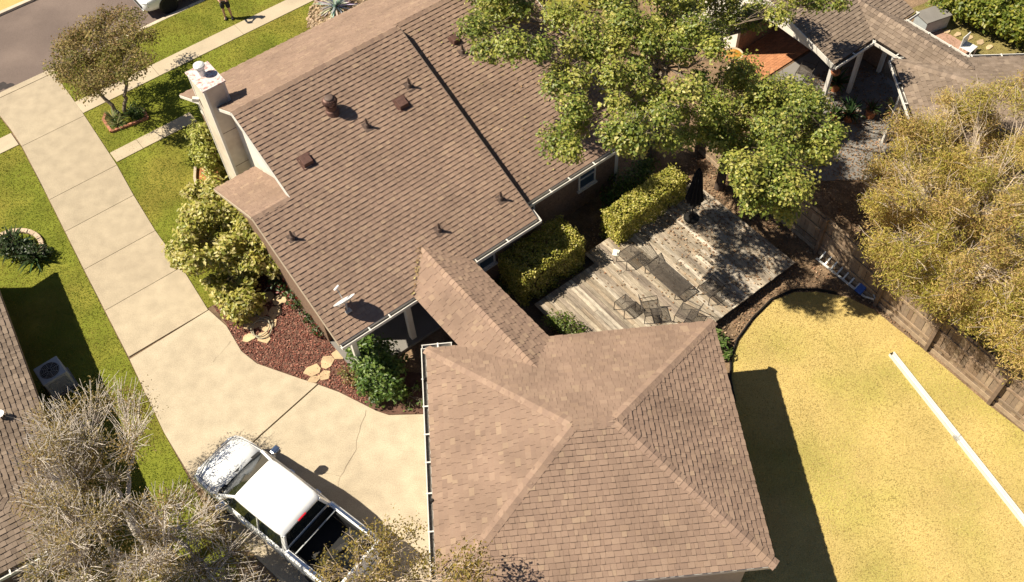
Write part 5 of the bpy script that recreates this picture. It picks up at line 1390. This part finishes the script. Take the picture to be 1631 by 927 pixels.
YELH = [(0.474, 0.430, 0.081), (0.395, 0.376, 0.059), (0.567, 0.497, 0.133), (0.316, 0.323, 0.052), (0.659, 0.578, 0.208), (0.238, 0.255, 0.045)]
hedge('clipped_hedge', 'block-shaped clipped hedge under the eave, half in the house shadow', [(-.58, .22), (.6, .22)], 1.28, 1.55, 1500)
hedge('clipped_hedge', 'straight clipped yellow-green hedge at the far side of the deck', [(2.95, .64), (5.15, .60)], .82, 1.42, 1500)
bush('round_bush', 'rounded dark green bush in the corner between link roof and garage', (1.42, 16.35, 0), [(1.2, 16.5, .55, .35), (1.6, 16.3, .6, .38), (1.95, 16.15, .5, .3), (1.5, 16.6, .4, .35)], 520, .08, [(.10, .15, .02), (.14, .18, .03), (.08, .12, .02), (.20, .22, .05)])
bush('leafy_plant', 'bright green plant at the garage corner beside the lawn edging', (6.15, 15.55, 0), [(6.05, 15.75, .35, .25), (6.25, 15.5, .25, .25), (6.0, 15.4, .4, .22), (6.3, 15.15, .2, .2)], 260, .2, [(.12, .20, .04), (.16, .26, .06), (.09, .15, .03), (.22, .28, .09)], elong=3.)
bush('shade_shrub', 'dark shrub in the shade below the big tree by the rear window', (4.0, 21.9, 0), [(3.6, 21.5, .5, .45), (4.1, 21.9, .6, .5), (4.6, 22.3, .55, .5), (4.9, 22.8, .5, .45)], 380, .11, DKG)
bush('shade_shrub', 'dark shrub against the wall behind the block-shaped hedge', uvw(-1.2, -.1), [tuple(uvw(-1.5, -.1)) [:2] + (.3, .35), tuple(uvw(-.7, -.05))[:2] + (.4, .4), tuple(uvw(0, -.1))[:2] + (.4, .4), tuple(uvw(.5, -.2))[:2] + (.4, .35)], 330, .1, DKG)
fh = [(18.2, 29.6, .8, .7), (18.9, 29.0, .9, .75), (19.6, 28.3, .9, .75), (20.2, 27.4, .85, .7), (19.4, 29.8, 1.2, .8), (20.4, 28.8, 1.2, .85), (17.6, 30.2, .8, .65), (18.3, 30.6, 1.2, .8), (20.9, 27.8, 1.1, .8)]
bush('boundary_shrubs', 'bright yellow-green boundary shrubs at the top right corner', (19.2, 29.0, 0), fh, 520, .16, [(.16, .20, .03), (.24, .26, .04), (.12, .16, .02), (.32, .31, .05)])

# planting bed between driveway and gable: bark, flagstones, hose
BED = [(-9.12, 17.62), (-8.52, 16.56), (-7.98, 16.07), (-6.57, 15.41), (-5.39, 14.86), (-4.3, 14.15), (-3.9, 13.97), (-2.4, 13.9), (-2.4, 15.2), (-4.3, 15.6), (-5.3, 16.9), (-6.6, 18.5), (-7.6, 20.0), (-9.3, 19.2), (-9.6, 18.3)]
sheet('mulch_bed', BED, .006, 'mulch_base')
n = 24000
P = np.c_[npr.uniform(-9.6, -2.4, n), npr.uniform(13.9, 20, n)]; P = P[in_poly(P, BED) & (P[:, 0] < -4.6 + npr.normal(0, .2, len(P)))]; n = len(P)
leaf_mesh('bark_mulch', np.c_[P, npr.uniform(.012, .035, n)], np.tile([0, 0, 1.], (n, 1)), .075, pick([(.20, .07, .05), (.26, .10, .07), (.15, .055, .04), (.36, .18, .13), (.12, .05, .04)], n), 'mulch', None, 2.0)
tag(bpy.data.objects['bark_mulch'], 'red-brown bark mulch of the bed beside the driveway', 'mulch', None, 'stuff')


def flagstones(name, label, stones):
    t = empty(name, (stones[0][0], stones[0][1], 0), 0, label, 'stepping stones')
    for x, y, r, asp, rot in stones:
        k = rnd.choice((5, 6, 7)); pts = []
        for i in range(k):
            a = 6.283 * i / k + rnd.uniform(-.25, .25); q = r * rnd.uniform(.85, 1.1)
            px, py = q * math.cos(a), q * asp * math.sin(a)
            pts.append((x - stones[0][0] + px * math.cos(rot) - py * math.sin(rot), y - stones[0][1] + px * math.sin(rot) + py * math.cos(rot)))
        f = rnd.uniform(.88, 1.12)
        MB().prism(pts, 0, .045 + rnd.uniform(-.006, .01), (.50 * f, .37 * f, .22 * f)).build('flagstone', MT['flagstone'], t, bevel=.012)
    return t


flagstones('flagstone_path', 'tan flagstones under the coiled hose', [(-8.72, 17.86, .3, .8, .4), (-8.3, 18.25, .33, .9, 1.), (-8.28, 17.6, .33, .9, .2), (-8.0, 18.0, .24, .8, 2.), (-7.8, 17.5, .32, .9, .6), (-7.85, 17.0, .27, .8, 2.4), (-8.35, 17.02, .26, .7, .5), (-7.6, 17.95, .27, .9, .9), (-7.95, 18.55, .3, .8, .3), (-7.5, 18.4, .26, .8, .3)])
flagstones('flagstone_path', 'tan flagstones leading to the porch corner', [(-6.24, 15.66, .28, .8, .4), (-5.82, 15.92, .26, .85, 1.2), (-5.42, 16.2, .27, .85, .3), (-5.86, 15.45, .25, .75, .6), (-6.18, 15.34, .2, .7, .2), (-5.02, 16.0, .24, .8, .8), (-5.3, 16.55, .22, .8, .8), (-4.7, 15.75, .22, .8, .2)])
hz = []
for k in range(60):
    a = k * .24; rr_ = .36 + .05 * math.sin(k * .35) - .0015 * k
    hz.append((-7.95 + rr_ * math.cos(a) * .95, 17.32 + rr_ * 1.1 * math.sin(a), .07 + .0008 * k))
hz += [(-8.25, 17.9, .07), (-8.2, 18.4, .08), (-7.9, 18.9, .1), (-7.5, 19.2, .3)]
ho = MB().tube(hz, .018, 6).build('garden_hose', MT['hose'], None, smooth=True); tag(ho, 'coiled garden hose on the flagstones', 'hose')

# brick-edged bed round the crape myrtle
bb = empty('brick_edging', (-14.1, 27.2, 0), 0, 'low red brick border round the crape myrtle bed', 'edging')
br = [(-14.9, 27.72), (-14.92, 27.35), (-14.5, 26.7), (-13.25, 27.3), (-13.5, 27.8)]
bm_ = [MB().box(-.1, .1, -.05, .05, 0, .09, (.33 * f, .14 * f, .085 * f)).mesh('brick', MT['paver']) for f in (.85, 1., 1.2)]
for a, b in zip(br, br[1:]):
    L = math.dist(a, b); n = max(1, round(L / .21))
    for i in range(n):
        t = (i + .5) / n
        o = link('brick', bm_[rnd.randrange(3)], bb, (a[0] + (b[0] - a[0]) * t + 14.1, a[1] + (b[1] - a[1]) * t - 27.2, 0)); o.rotation_euler = (0, 0, math.atan2(b[1] - a[1], b[0] - a[0]) + rnd.uniform(-.05, .05))


def blade_plant(name, label, base, n, L, pal, mat='dull_leaf', width=.035, elev=(.2, 1.2), cat='plant', seg=4, droop=.5, group=None):
    t = empty(name, base, 0, label, cat, group)
    m = MB()
    for i in range(n):
        a = rnd.uniform(0, 6.283); e = rnd.uniform(*elev); l_ = L * rnd.uniform(.7, 1.1)
        d = Vector((math.cos(a), math.sin(a), 0)); s = Vector((-d.y, d.x, 0)); p = Vector((0, 0, .03)); col = tuple(c * rnd.uniform(.75, 1.25) for c in rnd.choice(pal))
        prev = None
        for k in range(seg + 1):
            q = k / seg; w = width * (1 - q) ** .6 * (1 if k else .6) + .002
            L_, R_ = p + s * w, p - s * w
            c_ = p - Vector((0, 0, w * .35))
            if prev: m.add([prev[0], prev[1], prev[2], L_, c_, R_], [(0, 1, 4, 3), (1, 2, 5, 4)], col)
            prev = (L_, c_, R_)
            ee = e - droop * q
            p = p + (d * math.cos(ee) + Vector((0, 0, math.sin(ee)))) * (l_ / seg)
    m.build('leaves', MT[mat], t)
    MB().lathe([(.05, 0), (.07, .04), (.04, .09)], 8).build('crown_base', MT['bark'], t)
    return t


blade_plant('liriope', 'striped grassy clump at the left of the crape myrtle trunk', (-14.55, 27.35, 0), 90, .5, [(.22, .24, .08), (.34, .34, .16), (.14, .18, .05)], width=.018)
blade_plant('liriope', 'striped grassy clump nearest the driveway corner of the brick bed', (-14.35, 27.05, 0), 80, .45, [(.22, .24, .08), (.34, .34, .16), (.14, .18, .05)], width=.018)
blade_plant('liriope', 'dark grassy clump at the right of the crape myrtle trunk', (-13.8, 27.5, 0), 90, .5, [(.08, .12, .03), (.12, .16, .05)], width=.018)
bush('low_shrub', 'dark round shrub right of the crape myrtle trunk', (-13.7, 27.55, 0), [(-13.75, 27.6, .3, .32), (-13.5, 27.45, .25, .28)], 420, .08, DKG)
blade_plant('agave', 'silvery spiky rosette plant in the rock bed at the top edge', (-6.45, 33.2, .05), 90, .95, [(.55, .58, .55), (.45, .50, .46), (.62, .64, .62)], width=.05, elev=(.0, 1.3), droop=.25)
# broken rock round the agave
n = 240
RBED = [(-7.6, 32.0), (-7.55, 33.25), (-7.2, 34.1), (-5.0, 34.2), (-5.2, 32.4), (-5.8, 31.9)]
sheet('rock_bed', RBED, .006, 'soil')
rkm = MB()
P = np.c_[npr.uniform(-7.6, -5, 900), npr.uniform(31.9, 34.2, 900)]; P = P[in_poly(P, RBED)]
for x_, y_ in P[:330]:
    r_ = rnd.uniform(.05, .12); f = rnd.uniform(.7, 1.2); kk = rnd.choice((5, 6)); a0 = rnd.uniform(0, 6)
    lo_ = [(x_ + r_ * math.cos(a0 + 6.283 * i / kk), y_ + r_ * rnd.uniform(.5, .9) * math.sin(a0 + 6.283 * i / kk), 0) for i in range(kk)]
    hi_ = [(x_ + (p[0] - x_) * .6, y_ + (p[1] - y_) * .6, r_ * rnd.uniform(.4, .9)) for p in lo_]
    rkm.add(lo_ + hi_, [tuple(range(kk, 2 * kk))] + [(i, (i + 1) % kk, kk + (i + 1) % kk, kk + i) for i in range(kk)], (.42 * f, .31 * f, .21 * f))
tag(rkm.build('broken_rock', MT['flagstone']), 'tan broken rock round the silvery rosette plant', 'rock', None, 'stuff')

# plants and ring of pale stones at the left edge
blade_plant('sago_palm', 'dark spiky palm in the stone ring at the left edge', (-16.75, 21.35, .1), 46, .85, [(.03, .06, .015), (.045, .08, .02), (.06, .09, .03)], width=.06, elev=(.1, 1.2), droop=.8, seg=6)
blade_plant('sago_palm', 'dark spiky palm next to the left neighbour\'s shaded lawn', (-15.9, 20.75, .1), 40, .7, [(.03, .06, .015), (.045, .08, .02), (.06, .09, .03)], width=.055, elev=(.1, 1.2), droop=.8, seg=6)
bush('dark_shrub', 'dark shrub between the two spiky palms at the left edge', (-16.3, 20.9, 0), [(-16.6, 21.0, .4, .45), (-16.0, 20.9, .35, .4), (-17.0, 21.3, .4, .4), (-15.6, 20.9, .25, .3)], 380, .12, [(.03, .055, .015), (.05, .08, .02), (.04, .05, .02)])
rs = empty('stone_ring', (-16.6, 21.3, 0), 0, 'curved row of pale edging stones at the left edge', 'edging')
for i in range(13):
    a = R(150) - i * R(11.5)
    f = rnd.uniform(.85, 1.15)
    o = MB().box(-.13, .13, -.08, .08, 0, .11, (.48 * f, .36 * f, .26 * f)).build('edging_stone', MT['flagstone'], rs, bevel=.02, loc=(-.25 + 1.05 * math.cos(a), -.25 + 1.05 * math.sin(a), 0)); o.rotation_euler = (0, 0, a + R(90))

# kerbed bed by the chimney shrub
cb = empty('bed_kerb', (-10.9, 24.2, 0), 0, 'small curved concrete kerb round the chimney bed', 'edging')
kb = [(-11.05, 24.55), (-11.0, 24.0), (-10.85, 23.55), (-10.6, 23.3)]
for a, b in zip(kb, kb[1:]):
    MB().bar((a[0] + 10.9, a[1] - 24.2, .05), (b[0] + 10.9, b[1] - 24.2, .05), .1, .12).build('kerb_block', MT['concrete_path'], cb, bevel=.01)
sheet('brick_bed', [(-11.0, 24.5), (-10.95, 24.0), (-10.6, 23.4), (-10.1, 23.9), (-10.4, 24.8)], .005, 'terracotta')

# litter of fallen leaves and twigs over the bare back yard and the deck
n = 22000
P = np.c_[npr.uniform(1.5, 14.5, n), npr.uniform(15.2, 27.5, n)]
pu = (P[:, 0] - HO.x) * E1.x + (P[:, 1] - HO.y) * E1.y; pv = (P[:, 0] - HO.x) * E2.x + (P[:, 1] - HO.y) * E2.y
ok = (pv > -.4) & (pu > 1.0) & ~in_poly(P, BACK_LAWN); P, pu, pv = P[ok], pu[ok], pv[ok]
on = (pu < 6.25) & (pv > .65) & (pv < 5.15)
keep = ~on | (npr.uniform(0, 1, len(P)) < np.clip((pu - 2.6) * .25, .10, .8)); P, on = P[keep], on[keep]
z = np.where(on, DZ + .012, np.where(pu[keep] > 9.5, .03, .01)) + npr.uniform(0, .02, len(P))
leaf_mesh('leaf_litter', np.c_[P, z], np.tile([0, 0, 1.], (len(P), 1)), .08, pick([(.20, .125, .07), (.28, .18, .105), (.14, .09, .055), (.36, .25, .16), (.22, .12, .07)], len(P)), 'mulch', None, 1.5, jit=.3)
tag(bpy.data.objects['leaf_litter'], 'brown fallen leaves over the back yard, deck and neighbouring paving', 'leaves', None, 'stuff')

# ------------------------------------------------------------------ neighbour's patio things
bbth = empty('bird_bath', (8.86, 27.85, 0), 0, 'pale bird bath with amber water by the brick terrace', 'bird bath')
MB().lathe([(.2, 0), (.2, .05), (.09, .12), (.07, .45), (.12, .6), (.05, .62)], 16).build('pedestal', MT['concrete_path'], bbth)
MB().lathe([(.08, .62), (.30, .70), (.36, .78), (.34, .78), (.28, .72), (.02, .69)], 24).build('bowl', MT['concrete_path'], bbth)
MB().lathe([(.31, .745), (.01, .747)], 24).build('water', MT['bowl_water'], bbth)


def pot_plant(label, loc, r, h, pal, leafn, L, w):
    t = empty('potted_plant', loc, 0, label, 'potted plant')
    MB().lathe([(r * .7, 0), (r, h), (r * 1.08, h), (r * 1.08, h * .9), (r * .9, h * .88), (r * .1, h * .86)], 16).build('pot', MT['terracotta'], t)
    b = blade_plant('foliage_tmp', None, (0, 0, 0), leafn, L, pal, width=w, elev=(.3, 1.3), droop=.7)
    for c in list(b.children): c.parent = t; c.location = (0, 0, h * .85)
    bpy.data.objects.remove(b)
    return t


pot_plant('potted palm under the patio roof by the middle post', uvw(13.75, .55, .02), .2, .35, [(.03, .06, .02), (.05, .09, .02)], 30, .75, .045)
pot_plant('yellow-leaved potted plant by the neighbour\'s garage post', uvw(14.3, 2.75, .02), .18, .3, [(.40, .36, .12), (.30, .28, .08), (.5, .44, .2)], 34, .55, .05)
pot_plant('terracotta pot plant on the open patio paving', uvw(13.6, 2.3, .02), .2, .38, [(.05, .08, .02), (.10, .06, .03)], 20, .5, .04)
pot_plant('dark fern in a pot at the patio edge', uvw(12.9, 1.9, .02), .22, .3, [(.03, .06, .02), (.04, .07, .02)], 40, .7, .04)
pot_plant('small potted plant under the leaves by the patio corner post', uvw(12.55, 1.55, .02), .17, .28, [(.06, .10, .03), (.10, .14, .04)], 26, .5, .04)
for lab, u_, v_, rz in (('dark metal chair under the covered patio by the rear wall', 13.3, -.6, 200), ('dark metal chair in the shade of the patio roof', 12.6, .3, 300), ('metal chair by the white gable wall of the neighbour', 11.5, -.15, 40), ('metal chair nearer the patio corner post', 11.75, .6, 120)):
    p = uvw(u_, v_, .022); mesh_seat('patio_chair', p, HA + R(rz), .5, .5, .42, lab)
pt = empty('patio_table', uvw(11.1, 1.6, .022), HA, 'round grey-blue table under the trees on the neighbour\'s patio', 'table')
MB().lathe([(.55, .70), (.56, .715), (.54, .73), (.01, .73)], 28).build('top', MT['ac_paint'], pt)
MB().lathe([(.28, 0), (.28, .03), (.05, .06), (.04, .70)], 16).build('pedestal', MT['dark_metal'], pt)
hb_ = empty('hanging_basket', uvw(12.32, 1.2, 2.0), HA, 'terracotta hanging basket at the neighbour\'s patio corner', 'basket')
MB().lathe([(.06, 0), (.15, .1), (.17, .18), (.14, .17), (.02, .14)], 14).build('bowl', MT['terracotta'], hb_)
MB().tube([(.16, 0, .18), (0, 0, .5)], .005, 5).tube([(-.08, .14, .18), (0, 0, .5)], .005, 5).tube([(-.08, -.14, .18), (0, 0, .5)], .005, 5).build('chains', MT['dark_metal'], hb_)
# beyond the link roof
sb = empty('storage_box', (16.95, 29.55, 0), HA + R(-15), 'grey storage box on the grass behind the neighbour\'s link roof', 'box')
MB().box(-.55, .55, -.35, .35, .0, .55).build('body', MT['ac_paint'], sb, bevel=.02)
MB().box(-.58, .58, -.38, .38, .552, .62).build('lid', MT['concrete_grey'], sb, bevel=.02)
wc = empty('white_chair', (17.75, 27.75, .02), R(40), 'white garden chair at the edge of the far terrace', 'chair')
MB().box(-.24, .24, -.24, .24, .38, .42).build('seat', MT['white_metal'], wc, bevel=.015)
MB().box(-.24, .24, .2, .24, .421, .85).build('backrest', MT['white_metal'], wc, bevel=.015)
for sx in (-1, 1):
    for sy in (-1, 1): MB().box(sx * .22 - .02, sx * .22 + .02, sy * .22 - .02, sy * .22 + .02, 0, .379).build('leg', MT['white_metal'], wc)
flagstones('flagstone_path', 'line of stepping stones in the far dry lawn', [(17.85, 28.95, .2, .6, .6), (18.25, 28.72, .19, .6, .6), (18.55, 28.42, .2, .65, .6), (18.8, 28.1, .2, .6, .6), (17.5, 29.15, .18, .6, .6)])

# dry leaves lying on the roof below the big tree and along the valleys of the link roof
n = 420
ru = npr.uniform(.3, 4.6, n); rv = npr.uniform(-6.6, -.75, n); kp = npr.uniform(0, 1, n) < (ru / 4.6) ** 1.2; ru, rv = ru[kp], rv[kp]
A = np.array([tuple(uvw(a, b, 2.65 + pb * (-b - .69) + .045)) for a, b in zip(ru, rv)])
va = npr.uniform(0, 1, 60); jx = npr.normal(0, .06, 60)
Bv = np.array([tuple(uvw(-4.5 + 1.0 * t + j, -.02 - 1.02 * t, 2.70 + .48 * t + .03)) for t, j in zip(va, jx)])
Pq = np.concatenate([A, Bv])
leaf_mesh('roof_litter', Pq, np.tile([.1, -.3, 1.], (len(Pq), 1)), .07, pick([(.34, .24, .11), (.26, .16, .08), (.40, .33, .14), (.18, .11, .06)], len(Pq)), 'mulch', None, 1.5, jit=.25)
tag(bpy.data.objects['roof_litter'], 'dry fallen leaves on the roof below the big tree', 'leaves', None, 'stuff')

# things of one kind share a group
GROUPS = {'garden_chair': 'mesh chairs on the deck', 'side_table': 'mesh tables on the deck', 'patio_chair': 'metal chairs on the neighbour\'s patio', 'potted_plant': 'potted plants on the neighbour\'s patio',
          'liriope': 'grassy clumps in the brick bed', 'sago_palm': 'spiky palms at the left edge', 'clipped_hedge': 'clipped hedges behind the house', 'broadleaf_tree': 'leafy trees beside the house',
          'twiggy_tree': 'half-bare trees in the foreground', 'flagstone_path': 'flagstone paths', 'low_shrub': 'low shrubs in the beds', 'shade_shrub': 'shrubs in the shade behind the house', 'neighbour_house': 'neighbouring houses'}
for o in list(COL.objects):
    if o.parent is None and 'label' in o:
        g_ = GROUPS.get(o.name.split('.')[0])
        if g_: o['group'] = g_
